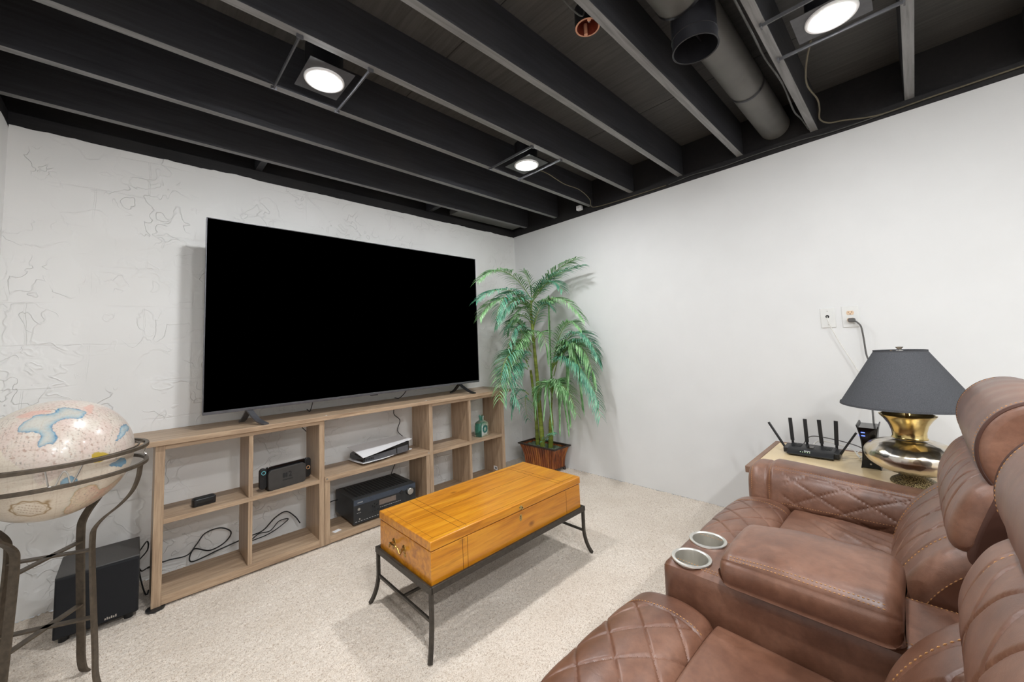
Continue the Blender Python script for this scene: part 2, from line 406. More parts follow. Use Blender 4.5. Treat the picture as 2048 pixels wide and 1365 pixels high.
def quilt(px, py, off=(0, 0), depth=0.004, w=0.004, puff=0.003):
    def f(u, v):
        a = (u - off[0]) / px; b = (v - off[1]) / py
        d1 = np.abs(((a + b) % 1.0) - 0.5); d2 = np.abs(((a - b) % 1.0) - 0.5)
        k = 1 / math.hypot(1 / px, 1 / py)
        e1 = (0.5 - d1) * k; e2 = (0.5 - d2) * k
        g = np.maximum(np.exp(-(e1 / w) ** 2), np.exp(-(e2 / w) ** 2))
        return -depth * g + puff * (np.sin(np.pi * ((a + b) % 1.0)) * np.sin(np.pi * ((a - b) % 1.0)))
    return f

def sstep(x, a, b):
    t = np.clip((x - a) / (b - a), 0, 1); return t * t * (3 - 2 * t)

def stitch_path(mb, path, gap=0.0085, ln=0.0062, r=0.0011):
    P = np.array(path, float); d = np.linalg.norm(np.diff(P, axis=0), axis=1); s = np.r_[0, np.cumsum(d)]
    if s[-1] < gap: return
    for t in np.arange(gap / 2, s[-1] - ln, gap):
        a = Vector([np.interp(t, s, P[:, k]) for k in range(3)]); b = Vector([np.interp(t + ln, s, P[:, k]) for k in range(3)])
        m = (a + b) / 2; dr = (b - a).normalized(); q = dr.orthogonal().normalized() * r; w = dr.cross(q).normalized() * r
        mb.add([a, m + q, m + w, m - q, m - w, b], [(0, 1, 2), (0, 2, 3), (0, 3, 4), (0, 4, 1), (5, 2, 1), (5, 3, 2), (5, 4, 3), (5, 1, 4)])

def text_mesh(txt, size, extrude=0.0004):
    cu = bpy.data.curves.new('t', 'FONT'); cu.body = txt; cu.size = size; cu.extrude = extrude; cu.align_x = 'CENTER'; cu.align_y = 'CENTER'
    o = bpy.data.objects.new('t', cu); COL.objects.link(o)
    dg = bpy.context.evaluated_depsgraph_get(); me = bpy.data.meshes.new_from_object(o.evaluated_get(dg))
    v = [tuple(q.co) for q in me.vertices]; f = [tuple(p.vertices) for p in me.polygons]
    bpy.data.objects.remove(o); bpy.data.meshes.remove(me); return v, f
def text_on(mb, txt, size, org, right, up, mi=0):
    v, f = text_mesh(txt, size); r, u = Vector(right).normalized(), Vector(up).normalized(); n = r.cross(u)
    mb.add([Vector(org) + r * p[0] + u * p[1] + n * p[2] for p in v], f, mi, False)
# ---------------------------------------------------------------- the room
rng = random.Random(7); nrg = np.random.default_rng(3)
WT = 2.333            # top of the painted walls
def ragged_wall(ax, a0, a1, face, thick, seed, amp):
    g = np.random.default_rng(seed); n = int(abs(a1 - a0) / 0.03); a = np.linspace(a0, a1, n)
    t = WT + np.convolve(g.normal(0, amp, n + 8), np.ones(5) / 5, 'valid')[:n][:len(a)] * 1.0
    t = np.interp(np.linspace(0, 1, n), np.linspace(0, 1, len(t)), t)
    mb = MB(); o = face + thick
    def P(q, d, z): return (q, d, z) if ax == 'x' else (d, q, z)
    G = [[P(q, face, 0.0) for q in a], [P(q, face, 1.2) for q in a], [P(q, face, z - 0.03) for q, z in zip(a, t)], [P(q, face + np.sign(thick) * 0.006, z) for q, z in zip(a, t)], [P(q, o, z) for q, z in zip(a, t)], [P(q, o, 0.0) for q in a]]
    return mb.grid(G)
struct('wall_front', ragged_wall('x', -3.4, 0.0, 0.0, 0.15, 1, 0.012), 'wallt', angle=60)
struct('wall_right', ragged_wall('y', 0.15, -6.2, 0.0, 0.15, 2, 0.003), 'wallr', angle=60)
struct('wall_left', ragged_wall('y', 0.15, -6.2, -3.4, -0.15, 3, 0.008), 'wallt', angle=60)
struct('wall_back', MB().box(-3.55, 0.15, -6.35, -6.2, 0, WT), 'wallr')
# carpet: a grid with small uneven tufts
nx, ny = 430, 430
X = np.linspace(-3.4, 0.0, nx); Y = np.linspace(-3.3, 0.0, ny); XX, YY = np.meshgrid(X, Y, indexing='ij')
Z = nrg.normal(0, 0.0021, XX.shape); Z = np.clip(Z, -0.005, 0.005) - 0.001
cl = MB(); cl.grid(np.stack([XX, YY, Z], -1)); cl.box(-3.4, 0, -6.2, -3.3, -0.02, 0.0); cl.box(-3.4, 0, -3.3, 0, -0.05, -0.02)
struct('floor', cl, 'carpet', angle=180)
# ceiling: painted plywood between painted joists
ceil = struct('ceiling', MB().box(-3.55, 0.15, -6.35, 0.15, 2.625, 2.645), 'sub')
ceil['base'] = [0, 0, 0]
JZ0, JZ1 = 2.39, 2.625; JY = [-2.213 + 0.4064 * k for k in range(5, -10, -1)]
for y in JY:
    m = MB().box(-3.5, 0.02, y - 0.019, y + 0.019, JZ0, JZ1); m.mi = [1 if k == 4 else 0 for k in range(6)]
    build('joist', m, ['joist', 'under_bounce'], ceil, bevel=0.0015)
build('sill_board', MB().box(-3.5, 0.02, 0.004, 0.10, WT - 0.01, JZ0), 'rim', ceil)
build('sill_board', MB().box(0.004, 0.10, -6.2, 0.10, WT - 0.004, JZ0), 'rim', ceil)
build('sill_board', MB().box(-3.5, -3.404, -6.2, 0.10, WT - 0.01, JZ0), 'rim', ceil)
build('rim_board', MB().box(-3.5, 0.02, 0.04, 0.08, JZ0, JZ1), 'rim', ceil)
build('rim_board', MB().box(0.021, 0.06, -6.2, 0.08, JZ0, JZ1), 'rim', ceil)
build('rim_board', MB().box(-3.54, -3.501, -6.2, 0.08, JZ0, JZ1), 'rim', ceil)
for bx in (-2.37, -1.05):
    build('blocking', MB().box(bx - 0.019, bx + 0.019, -0.162, 0.04, JZ0 + 0.006, JZ1), 'joist', ceil, bevel=0.002)
for y0 in (-1.25, -2.47, -3.69, -4.9):
    build('plywood_seam', MB().box(-3.4, 0.0, y0 - 0.0015, y0 + 0.0015, 2.6235, 2.625), 'rim', ceil)
for x0 in (-0.62, -1.84, -3.06):
    build('plywood_seam', MB().box(x0 - 0.0015, x0 + 0.0015, -6.0, 0.0, 2.6235, 2.625), 'rim', ceil)
o = build('duct_strip', MB().box(-0.85, -0.04, -0.155, -0.02, 2.40, 2.44).box(-0.853, -0.85, -0.155, -0.02, 2.395, 2.44), 'duct', ceil)

# round supply duct running between two joists, ending at the right wall
t = thing('ventilation_duct', 'large round black painted duct running between ceiling joists to the white wall', 'duct', (-1.3, -2.42, 2.50))
dc = (-2.423, 2.505)
def ring_x(mb, x0, x1, r, cy=dc[0], cz=dc[1], n=40, r1=None):
    mb.grid([[(x, cy + rr * math.cos(a), cz + rr * math.sin(a)) for a in np.linspace(0, 2 * np.pi, n, endpoint=False)] for x, rr in ((x0, r), (x1, r1 or r))], False, True)
m = MB(); ring_x(m, -1.47, 0.0, 0.083); build('pipe', m, 'duct', t)
m = MB(); ring_x(m, -3.4, -1.45, 0.098)
ring_x(m, -1.45, -1.45, 0.098, r1=0.080); build('wide_pipe', m, 'duct', t)
for q_ in ((-1.462, -1.448, 0.1005), (-0.62, -0.60, 0.0855)): m = MB(); ring_x(m, *q_); build('seam_ring', m, 'ductdark', t)
m = MB(); a = np.linspace(0, 2 * np.pi, 48, endpoint=False)
for r in (0.082, 0.079):
    m.grid([[(-1.37 + r * math.cos(q), -2.435 + r * math.sin(q), z) for q in a] for z in (2.46, 2.355, 2.35, 2.302)], False, True)
m.grid([[(-1.37 + r * math.cos(q), -2.435 + r * math.sin(q), 2.302) for q in a] for r in (0.082, 0.079)], False, True)
col = build('outlet_collar', m, 'ductdark', t)
m = MB(); m.tube([(-1.37 + 0.0825 * math.cos(q), -2.435 + 0.0825 * math.sin(q), 2.352) for q in a], 0.0022, 6, closed=True); build('collar_bead', m, 'ductdark', t)
m = MB(); m.tube([(-1.37 + 0.0835 * math.cos(q), -2.435 + 0.0835 * math.sin(q), 2.303) for q in a], 0.0022, 6, closed=True)
m.box(-1.445, -1.295, -2.438, -2.432, 2.375, 2.378); build('damper', m, 'ductdark', t)

# round electrical box on the side of a joist
t = thing('electrical_box', 'round open electrical box with brown cut rim fixed beside a ceiling joist', 'junction box', (-1.66, -2.115, 2.43))
m = MB(); bc = (-1.66, -2.135)
m.grid([[(bc[0] + r * math.cos(q), bc[1] + r * math.sin(q), z) for q in a] for r, z in ((0.0, 2.50), (0.049, 2.50), (0.049, 2.425))], False, True)
build('shell', m, 'blackp', t)
m = MB(); m.grid([[(bc[0] + r * math.cos(q), bc[1] + r * math.sin(q), z) for q in a] for r, z in ((0.0485, 2.424), (0.042, 2.4235), (0.041, 2.48), (0.0, 2.482))], False, True, 0)
m.mi = [0] * 48 + [1] * 96
build('liner', m, ['boxrim', 'boxbrown'], t)
for s_ in (-1, 1): build('screw_post', MB().lathe([(0.0, 0.0), (0.0075, 0.0), (0.0075, 0.045), (0, 0.045)], (bc[0] + s_ * 0.026, bc[1] + s_ * 0.026, 2.4235), 14), 'boxrim', t)
build('wire_stub', MB().tube(bez([(bc[0], bc[1], 2.475), (bc[0] + .008, bc[1] - .006, 2.45), (bc[0] - .004, bc[1] - .01, 2.44)], 5), 0.003, 6), 'silver', t)

# recessed lights
def can_light(x, y, label, glow='canglow'):
    t = thing('recessed_light', label, 'ceiling light', (x, y, 2.38), 'recessed cans between the joists')
    m = MB(); q = np.linspace(0, 2 * np.pi, 48, endpoint=False)
    sq = []
    for k in q:
        c, s_ = math.cos(k), math.sin(k); f = 1 / max(abs(c), abs(s_)); sq.append((x + 0.092 * c * f, y + 0.115 * s_ * f, 2.386))
    m.grid([sq, [(x + 0.075 * math.cos(k), y + 0.075 * math.sin(k), 2.386) for k in q]], False, True)
    m.grid([[(p[0], p[1], 2.388) for p in sq], [(x + 0.075 * math.cos(k), y + 0.075 * math.sin(k), 2.388) for k in q]], False, True)
    build('mounting_pan', m, 'canpan', t)
    for dx in (-0.155, 0.125):
        m = MB().box(x + dx - 0.003, x + dx + 0.003, y - 0.20, y + 0.20, 2.378, 2.392)
        for e in (-1, 1): m.box(x + dx - 0.012, x + dx + 0.012, y + e * 0.198 - 0.003, y + e * 0.198 + 0.003, 2.374, 2.396)
        build('hanger_bar', m, 'canpan', t)
    m = MB(); m.lathe([(0.078, 0.0), (0.078, 0.14), (0.0, 0.14)], (x, y, 2.388), 40); build('housing', m, 'ductdark', t)
    m = MB(); m.lathe([(0.082, 0.006), (0.083, 0.001), (0.081, -0.003), (0.070, -0.005), (0.064, -0.003), (0.062, 0.012), (0.0615, 0.02)], (x, y, 2.382), 56); build('trim_ring', m, 'trimwhite', t)
    m = MB(); m.lathe([(0.0, -0.022), (0.02, -0.0205), (0.036, -0.0165), (0.050, -0.010), (0.058, -0.002), (0.0615, 0.008)], (x, y, 2.388), 40); build('lamp_lens', m, glow, t)
    return t
can_light(-2.352, -1.20, 'lit recessed ceiling light above the television, nearer the left wall')
can_light(-1.045, -1.20, 'lit recessed ceiling light nearest the far corner and palm')
can_light(-1.03, -2.82, 'lit recessed ceiling light above the right wall sofa seat, at the top right', 'canglow_dim')
can_light(-2.352, -2.82, 'lit recessed ceiling light directly above the camera, outside the photo', 'canglow')
for k, (x, y) in enumerate(FILL_LAMPS): can_light(x, y, 'added unseen fill light behind the camera, ' + ['second row, left side', 'second row, right side', 'last row, left side', 'last row, right side'][k], 'canglow_fill')

def cable(name, pts, r, mat, label, cat='cable', n=12, group=None):
    o = build(name, MB().tube(bez(pts, n), r, 8), mat, base=pts[0]); return tag(o, label, cat, group)
cable('electrical_wire', [(-1.0, -1.17, 2.40), (-0.82, -1.19, 2.395), (-0.62, -1.18, 2.375), (-0.40, -1.17, 2.385), (-0.16, -1.10, 2.385), (-0.05, -1.04, 2.365), (-0.012, -1.09, 2.358), (-0.008, -1.3, 2.352), (-0.008, -1.7, 2.349)], 0.0035, 'yellowcord', 'thin painted wire sagging from the ceiling light near the corner to the wall top')
cable('electrical_wire', [(-0.9, -2.74, 2.41), (-0.75, -2.70, 2.40), (-0.58, -2.675, 2.39), (-0.40, -2.69, 2.385), (-0.25, -2.68, 2.40), (-0.18, -2.67, 2.37), (-0.10, -2.70, 2.365), (-0.05, -2.76, 2.372), (-0.012, -2.90, 2.352), (-0.010, -3.1, 2.356), (-0.010, -3.4, 2.36)], 0.004, 'yellowcord', 'tangled painted wire hanging from the ceiling light at the top right')
cable('electrical_wire', [(-1.7, -2.588, 2.40), (-1.2, -2.588, 2.385), (-0.95, -2.580, 2.40), (-0.78, -2.595, 2.38), (-0.6, -2.59, 2.40), (-0.38, -2.585, 2.378), (-0.2, -2.59, 2.40), (-0.05, -2.60, 2.39)], 0.004, 'darkwire', 'thin grey wire clipped along the joist beside the round duct')
cable('electrical_wire', [(-0.008, -1.72, 2.348), (-0.010, -1.9, 2.362), (-0.008, -2.1, 2.350), (-0.009, -2.3, 2.358), (-0.008, -2.55, 2.356), (-0.008, -2.75, 2.345), (-0.009, -3.3, 2.362)], 0.003, 'darkwire', 'dark wire running along the top of the right white wall')
cable('electrical_wire', [(-1.72, -2.17, 2.47), (-1.75, -2.165, 2.40), (-1.9, -2.16, 2.42), (-2.1, -2.17, 2.5)], 0.003, 'darkwire', 'short grey wire above the round brown rimmed electrical box')
t = thing('junction_box', 'small white junction box at the wall top near the corner', 'junction box', (-0.03, -0.90, 2.385))
build('case', MB().box(-0.05, -0.012, -0.925, -0.875, 2.372, 2.412), 'white', t, bevel=0.003)
build('cover_screw', MB().lathe([(0, -0.0015), (0.004, -0.001), (0.004, 0.0)], (-0.051, -0.90, 2.392), 10, ax='x'), 'silver', t)

# ---------------------------------------------------------------- shelving under the television
FY, BY = -0.377, -0.125
def panel(t, name, x0, x1, z0, z1, mat, y0=FY, y1=BY): return build(name, MB().box(x0, x1, y0, y1, z0, z1), mat, t, bevel=0.0012)
t = thing('shelf_unit', 'oak laminate four cubby shelf unit at the left end, holding the handheld console', 'shelf', (-2.47, -0.25, 0), 'open shelf units under the television')
panel(t, 'side_panel', -2.852, -2.816, 0.008, 0.75, 'oakz'); panel(t, 'side_panel', -2.115, -2.085, 0.008, 0.75, 'oakz')
panel(t, 'top_panel', -2.816, -2.115, 0.728, 0.75, 'oakx'); panel(t, 'bottom_panel', -2.816, -2.115, 0.01, 0.05, 'oakx')
panel(t, 'middle_shelf', -2.816, -2.115, 0.378, 0.40, 'oakx')
panel(t, 'divider', -2.474, -2.454, 0.40, 0.728, 'oakz', FY + .002); panel(t, 'divider', -2.474, -2.454, 0.05, 0.378, 'oakz', FY + .002)
t = thing('shelf_unit', 'oak laminate four cubby shelf unit at the right end, holding the green bottle', 'shelf', (-0.967, -0.25, 0), 'open shelf units under the television')
panel(t, 'side_panel', -1.345, -1.315, 0.008, 0.75, 'oakz'); panel(t, 'side_panel', -0.622, -0.589, 0.008, 0.75, 'oakz')
panel(t, 'top_panel', -1.315, -0.622, 0.728, 0.75, 'oakx'); panel(t, 'bottom_panel', -1.315, -0.622, 0.01, 0.05, 'oakx')
panel(t, 'middle_shelf', -1.315, -0.622, 0.375, 0.40, 'oakx')
panel(t, 'divider', -0.972, -0.952, 0.40, 0.728, 'oakz', FY + .002); panel(t, 'divider', -0.972, -0.952, 0.05, 0.375, 'oakz', FY + .002)
m = MB().box(-0.6238, -0.622, -0.30, -0.255, 0.075, 0.105); st = build('sticker', m, 'white', t); st['label'] = 'small white label with black print'
m = MB(); [m.box(-0.6244, -0.6238, -0.296 + 0.009 * k, -0.290 + 0.009 * k, 0.082, 0.097) for k in range(3)]; build('sticker_print', m, 'blackm', st, base=parent_base(t))
t = thing('low_shelf_box', 'low oak laminate box shelf between the two shelf units, holding the receiver', 'shelf', (-1.715, -0.25, 0))
panel(t, 'side_panel', -2.083, -2.053, 0.008, 0.378, 'oakz'); panel(t, 'side_panel', -1.377, -1.347, 0.008, 0.378, 'oakz')
panel(t, 'top_panel', -2.083, -1.347, 0.378, 0.41, 'oakx', FY - .004); panel(t, 'bottom_panel', -2.053, -1.377, 0.01, 0.05, 'oakx')
for x in (-2.072, -1.357): build('screw_cap', MB().lathe([(0, -0.001), (0.005, -0.001), (0.005, 0)], (x, FY - .004, 0.394), 12, ax='y'), 'silver', t)
t = thing('counter_top', 'long oak laminate board laid across the shelf units under the television', 'counter', (-1.7, -0.2, 0.75))
build('board', MB().box(-2.93, -0.508, -0.392, -0.006, 0.75, 0.775), 'oakx', t, bevel=0.0015)
for x, y in ((-2.07, -0.365), (-1.36, -0.365)): build('screw_cap', MB().lathe([(0, 0.0012), (0.006, 0.001), (0.006, 0)], (x, y, 0.775), 12), 'white', t)
t = tag(build('floor_glide', MB().lathe([(0, 0.0), (0.035, 0.0), (0.035, 0.006), (0.0, 0.006)], (-2.835, -0.372, 0.002), 28), 'blackp', base=(-2.835, -0.372, 0)), 'round black plastic glide under the left corner of the shelf unit', 'furniture glide')
for ch in (): pass

# ---------------------------------------------------------------- television
t = thing('television', 'very large flat television with black screen standing on the oak counter', 'television', (-1.715, -0.28, 0.775))
tx0, tx1, tz0, tz1 = -2.667, -0.772, 0.857, 1.940
m = MB().box(tx0, tx1, -0.268, -0.240, tz0, tz1); m.box(tx0 + .12, tx1 - .12, -0.24, -0.205, tz0 + .05, tz0 + .72); build('cabinet', m, 'blackp', t, bevel=0.003)
m = MB()
for b in ((tx0 - .001, tx0 + .0035, tz0, tz1), (tx1 - .0035, tx1 + .001, tz0, tz1), (tx0, tx1, tz1 - .003, tz1 + .001), (tx0, tx1, tz0 - .002, tz0 + .014)): m.box(b[0], b[1], -0.274, -0.262, b[2], b[3])
build('frame', m, 'bezel', t, bevel=0.001)
build('screen', MB().box(tx0 + .0035, tx1 - .0035, -0.2722, -0.266, tz0 + .014, tz1 - .003), 'screen', t)
build('sensor_nub', MB().box(-1.745, -1.69, -0.272, -0.262, tz0 - .008, tz0 - .001), 'blackp', t, bevel=0.002)
for x, s_ in ((-2.455, 1), (-0.965, -1)):
    m = MB(); m.bar(bez([(x, -0.255, 0.862), (x + .004 * s_, -0.275, 0.845), (x + .03, -0.325, 0.80), (x + 0.055, -0.366, 0.781), (x + .06, -0.378, 0.779)], 5), 0.030, 0.009, (1, 0.2, 0))
    m.bar(bez([(x, -0.255, 0.858), (x - .004, -0.235, 0.842), (x - .012, -0.19, 0.80), (x - 0.018, -0.15, 0.781)], 5), 0.030, 0.009, (1, 0.1, 0))
    build('stand_foot', m, 'bezel' if s_ > 0 else 'blackp', t)
cable('power_cable', [(-2.10, -0.22, 0.87), (-2.105, -0.20, 0.82), (-2.10, -0.15, 0.785), (-2.09, -0.08, 0.781), (-2.08, -0.02, 0.782)], 0.0025, 'rubber', 'thin black cable dropping behind the left part of the television onto the counter')
cable('power_cable', [(-1.42, -0.21, 0.87), (-1.43, -0.16, 0.82), (-1.44, -0.10, 0.785), (-1.44, -0.03, 0.782)], 0.003, 'rubber', 'black cable dropping behind the right half of the television onto the counter')
cable('power_cable', [(-1.43, -0.02, 0.745), (-1.45, -0.03, 0.66), (-1.40, -0.03, 0.60), (-1.42, -0.03, 0.52), (-1.36, -0.035, 0.44), (-1.40, -0.03, 0.36), (-1.48, -0.03, 0.20), (-1.52, -0.05, 0.06)], 0.003, 'rubber', 'black cable hanging on the wall behind the white game console')
cable('power_cable', [(-2.17, -0.02, 0.745), (-2.14, -0.03, 0.70), (-2.09, -0.03, 0.64), (-2.02, -0.03, 0.56)], 0.0025, 'rubber', 'short black cable on the wall above the handheld console')
lp = [(-2.86, -0.05, 0.075), (-2.78, -0.055, 0.085), (-2.70, -0.06, 0.082), (-2.66, -0.05, 0.12), (-2.62, -0.04, 0.165), (-2.55, -0.04, 0.17), (-2.50, -0.045, 0.13), (-2.53, -0.05, 0.085), (-2.60, -0.06, 0.07), (-2.67, -0.05, 0.10), (-2.68, -0.06, 0.04), (-2.55, -0.05, 0.055), (-2.42, -0.05, 0.075), (-2.34, -0.05, 0.085), (-2.27, -0.045, 0.14), (-2.21, -0.04, 0.155), (-2.16, -0.045, 0.11), (-2.13, -0.05, 0.06)]
cable('speaker_cable', lp, 0.0035, 'rubber', 'looped black cable lying behind the bottom of the left shelf unit')
cable('speaker_cable', [(-2.40, -0.05, 0.05), (-2.36, -0.055, 0.075), (-2.30, -0.05, 0.07), (-2.25, -0.045, 0.11), (-2.2, -0.05, 0.105), (-2.3, -0.06, 0.06), (-2.42, -0.055, 0.045)], 0.003, 'rubber', 'small black cable loop behind the lower right cubby of the left shelf unit')
cable('speaker_cable', [(-2.04, -0.12, 0.054), (-2.02, -0.11, 0.07), (-1.99, -0.10, 0.13), (-1.95, -0.09, 0.15), (-1.903, -0.09, 0.15)], 0.003, 'rubber', 'black cable entering the left side of the receiver')

# ---------------------------------------------------------------- electronics on the shelves
def xform(mb, origin, rz=0, rx=0):
    c, s_ = math.cos(rz), math.sin(rz); cx, sx = math.cos(rx), math.sin(rx); out = []
    for x, y, z in mb.v:
        y, z = y * cx - z * sx, y * sx + z * cx; x, y = x * c - y * s_, x * s_ + y * c
        out.append((x + origin[0], y + origin[1], z + origin[2]))
    mb.v = out; return mb
def rrect(w, h, r, n=6):
    out = []
    for cx, cy, a0 in ((w / 2 - r, h / 2 - r, 0), (-w / 2 + r, h / 2 - r, 90), (-w / 2 + r, -h / 2 + r, 180), (w / 2 - r, -h / 2 + r, 270)):
        for k in range(n + 1):
            a = math.radians(a0 + 90 * k / n); out.append((cx + r * math.cos(a), cy + r * math.sin(a)))
    return out
# handheld console docked
org, rz = (-2.283, -0.30, 0.40), math.radians(9)
t = thing('handheld_console', 'black handheld game console sitting in its dock on the left shelf', 'game console', org)
def dk(mb): return xform(mb, org, rz)
m = MB().prism([(u, w + 0.056) for u, w in rrect(0.205, 0.112, 0.022)], 'y', -0.045, -0.026); dk(m); f = build('dock_front', m, plain('dock_grey', srgb(56, 54, 52), 0.5), t, bevel=0.002)
m = MB(); text_on(m, '2', 0.040, (0.012, -0.0465, 0.068), (1, 0, 0), (0, 0, 1)); m.prism([(u - 0.022, w + 0.068) for u, w in rrect(0.011, 0.026, 0.005)], 'y', -0.0468, -0.0455); m.prism([(u - 0.008, w + 0.068) for u, w in rrect(0.009, 0.026, 0.004)], 'y', -0.0468, -0.0455)
for k in range(7): m.box(-0.028 + 0.008 * k, -0.023 + 0.008 * k, -0.0468, -0.0455, 0.040, 0.044)
dk(m); build('dock_logo', m, 'blackm', f, base=parent_base(t))
m = MB().box(-0.10, 0.10, -0.026, 0.012, 0.0, 0.014); m.box(-0.10, 0.10, 0.004, 0.014, 0.0, 0.10); dk(m); build('dock_body', m, 'blackp', t, bevel=0.003)
m = MB().box(-0.105, 0.105, -0.022, -0.010, 0.016, 0.128); dk(m); build('screen_unit', m, 'gloss', t, bevel=0.002)
for s_ in (-1, 1):
    m = MB().prism([(u + s_ * 0.122, w + 0.072) for u, w in rrect(0.036, 0.114, 0.017)], 'y', -0.026, -0.008); dk(m); c_ = build('controller', m, 'blackp', t, bevel=0.002)
    m = MB().lathe([(0.0085, 0.0), (0.0085, -0.004), (0.011, -0.005), (0.0112, -0.003), (0.0095, 0.0)], (s_ * 0.122, -0.026, 0.105 if s_ < 0 else 0.072), 20, ax='y'); dk(m)
    j = build('stick_ring', m, plain('ring_blue' if s_ < 0 else 'ring_orange', srgb(110, 190, 200) if s_ < 0 else srgb(226, 170, 120), 0.4), c_, base=parent_base(t))
    m = MB().lathe([(0, -0.007), (0.007, -0.006), (0.008, -0.003), (0.005, 0.0)], (s_ * 0.122, -0.026, 0.105 if s_ < 0 else 0.072), 18, ax='y')
    for k in range(4):
        a = k * math.pi / 2; m.lathe([(0, -0.0015), (0.003, -0.001), (0.003, 0)], (s_ * 0.122 + 0.0075 * math.cos(a), -0.026, (0.072 if s_ < 0 else 0.105) + 0.0075 * math.sin(a)), 10, ax='y')
    dk(m); build('buttons', m, 'blackm', c_, base=parent_base(t))
# small black box
org = (-2.655, -0.285, 0.40); rz = math.radians(4)
t = thing('media_box', 'small black rounded box on the upper left shelf', 'media box', org)
m = MB().prism(rrect(0.098, 0.052, 0.014), 'z', 0.0, 0.036); xform(m, org, rz); build('body', m, 'blackp', t, bevel=0.003)
m = MB().prism([(u, w - 0.002) for u, w in rrect(0.086, 0.038, 0.012)], 'z', 0.036, 0.040); xform(m, org, rz); build('raised_top', m, 'blackm', t, bevel=0.0015)
m = MB().box(-0.034, 0.034, -0.0268, -0.0255, 0.006, 0.024); xform(m, org, rz); build('front_window', m, 'gloss', t)
# white and black console lying flat
org, rz = (-1.655, -0.225, 0.41), math.radians(3)
t = thing('game_console', 'white and black game console lying flat above the receiver', 'game console', org)
def shell(z, top):
    G = []
    for i, u in enumerate(np.linspace(0, 1, 25)):
        row = []
        for j, w in enumerate(np.linspace(0, 1, 15)):
            x = -0.195 + 0.39 * u; fr = 0.115 + 0.018 * math.cos(math.pi * u); y = -fr + (fr + 0.10) * w
            if top: h = z - 0.034 * (1 - u) * (1 - w) ** 1.3 + 0.006 * u
            else: h = z + 0.016 * abs(u - 0.35) ** 1.4 + 0.010 * (1 - w) ** 2
            row.append((x, y, h))
        G.append(row)
    return G
for zz, top, nm in ((0.088, True, 'top_shell'), (0.004, False, 'bottom_shell')):
    m = MB(); G = shell(zz, top); G2 = [[(x, y, z + 0.004) for x, y, z in r] for r in G]; m.grid(G); m.grid(G2)
    edge = lambda H: [H[i][0] for i in range(25)] + [H[24][j] for j in range(1, 15)] + [H[i][14] for i in range(23, -1, -1)] + [H[0][j] for j in range(13, 0, -1)]
    m.grid([edge(G), edge(G2)], False, True); xform(m, org, rz); build(nm, m, 'white', t)
m = MB()
prof = [(-0.185, 0.018), (-0.182, 0.048), (-0.165, 0.056), (-0.12, 0.062), (0.0, 0.074), (0.165, 0.088), (0.165, 0.024), (-0.05, 0.012)]
m.prism(prof, 'y', -0.108, 0.09); xform(m, org, rz); build('core', m, 'gloss', t, bevel=0.003)
m = MB().prism([(-0.17, 0.020), (-0.168, 0.047), (0.06, 0.058), (0.06, 0.017)], 'y', -0.1095, -0.108); m.prism([(0.068, 0.018), (0.068, 0.060), (0.155, 0.066), (0.155, 0.022)], 'y', -0.1095, -0.108); xform(m, org, rz); build('front_panel', m, plain('console_grey_glass', srgb(84, 84, 88), 0.12), t)
m = MB().box(-0.13, -0.03, -0.132, -0.1305, 0.0135, 0.0165); xform(m, org, rz); build('disc_slot', m, 'blackm', t)
m = MB()
for k in range(5): m.box(-0.165 + k * 0.012, -0.158 + k * 0.012, -0.1105, -0.1095, 0.026, 0.040)
xform(m, org, rz); build('ports', m, 'blackm', t)
# receiver
org = (-1.685, -0.215, 0.05)
t = thing('av_receiver', 'large black audio receiver with silver volume knob inside the low box', 'receiver', org)
ax0, ax1, ay0, ay1, az0, az1 = -1.905, -1.465, -0.365, -0.055, 0.062, 0.212
build('case', MB().box(ax0, ax1, ay0 + .02, ay1, az0, az1), 'avr', t, bevel=0.002)
fp = build('front_panel', MB().box(ax0 - .002, ax1 + .002, ay0, ay0 + .02, az0 - .002, az1), 'avr', t, bevel=0.002)
m = MB()
for k in range(16): m.box(ax0 + .035 + k * .024, ax0 + .047 + k * .024, ay0 + .05, ay1 - .03, az1, az1 + .0015)
build('vent_slots', m, 'blackm', t)
bx = parent_base(t)
build('upper_band', MB().box(ax0, ax1, ay0 - .0015, ay0, az1 - .036, az1 - .004), plain('receiver_band', srgb(58, 66, 78), 0.3), t)
build('display', MB().box(-1.735, -1.615, ay0 - .0015, ay0, 0.134, 0.166), 'display', t)
k_ = build('volume_knob', MB().lathe([(0, -0.020), (0.020, -0.020), (0.022, -0.018), (0.0225, 0.0)], (-1.512, ay0, 0.165), 32, ax='y'), 'silver', t)
build('knob_ring', MB().lathe([(0.023, 0), (0.027, -0.003), (0.028, 0.0)], (-1.512, ay0, 0.165), 32, ax='y'), 'blackp', k_, base=bx)
build('input_knob', MB().lathe([(0, -0.006), (0.012, -0.006), (0.013, 0)], (-1.572, ay0, 0.172), 24, ax='y'), 'blackp', t)
build('power_button', MB().lathe([(0, -0.004), (0.008, -0.004), (0.009, 0)], (-1.872, ay0, 0.150), 20, ax='y'), 'silver', t)
build('power_button', MB().lathe([(0, -0.003), (0.004, -0.003), (0.0045, 0)], (-1.868, ay0, 0.088), 14, ax='y'), 'silver', t)
m = MB()
for k in range(5): m.box(-1.88 + .007 * k, -1.876 + .007 * k, ay0 - .0022, ay0 - .0015, 0.188, 0.194)
for k in range(11): m.box(-1.895 + .018 * k, -1.885 + .018 * k, ay0 - .001, ay0, 0.074, 0.0765)
for k in range(12): m.box(-1.73 + .013 * k, -1.722 + .013 * k, ay0 - .001, ay0, 0.118, 0.1205)
for k in range(3): m.box(-1.885 + .01 * k, -1.879 + .01 * k, ay0 - .001, ay0, 0.126, 0.1285)
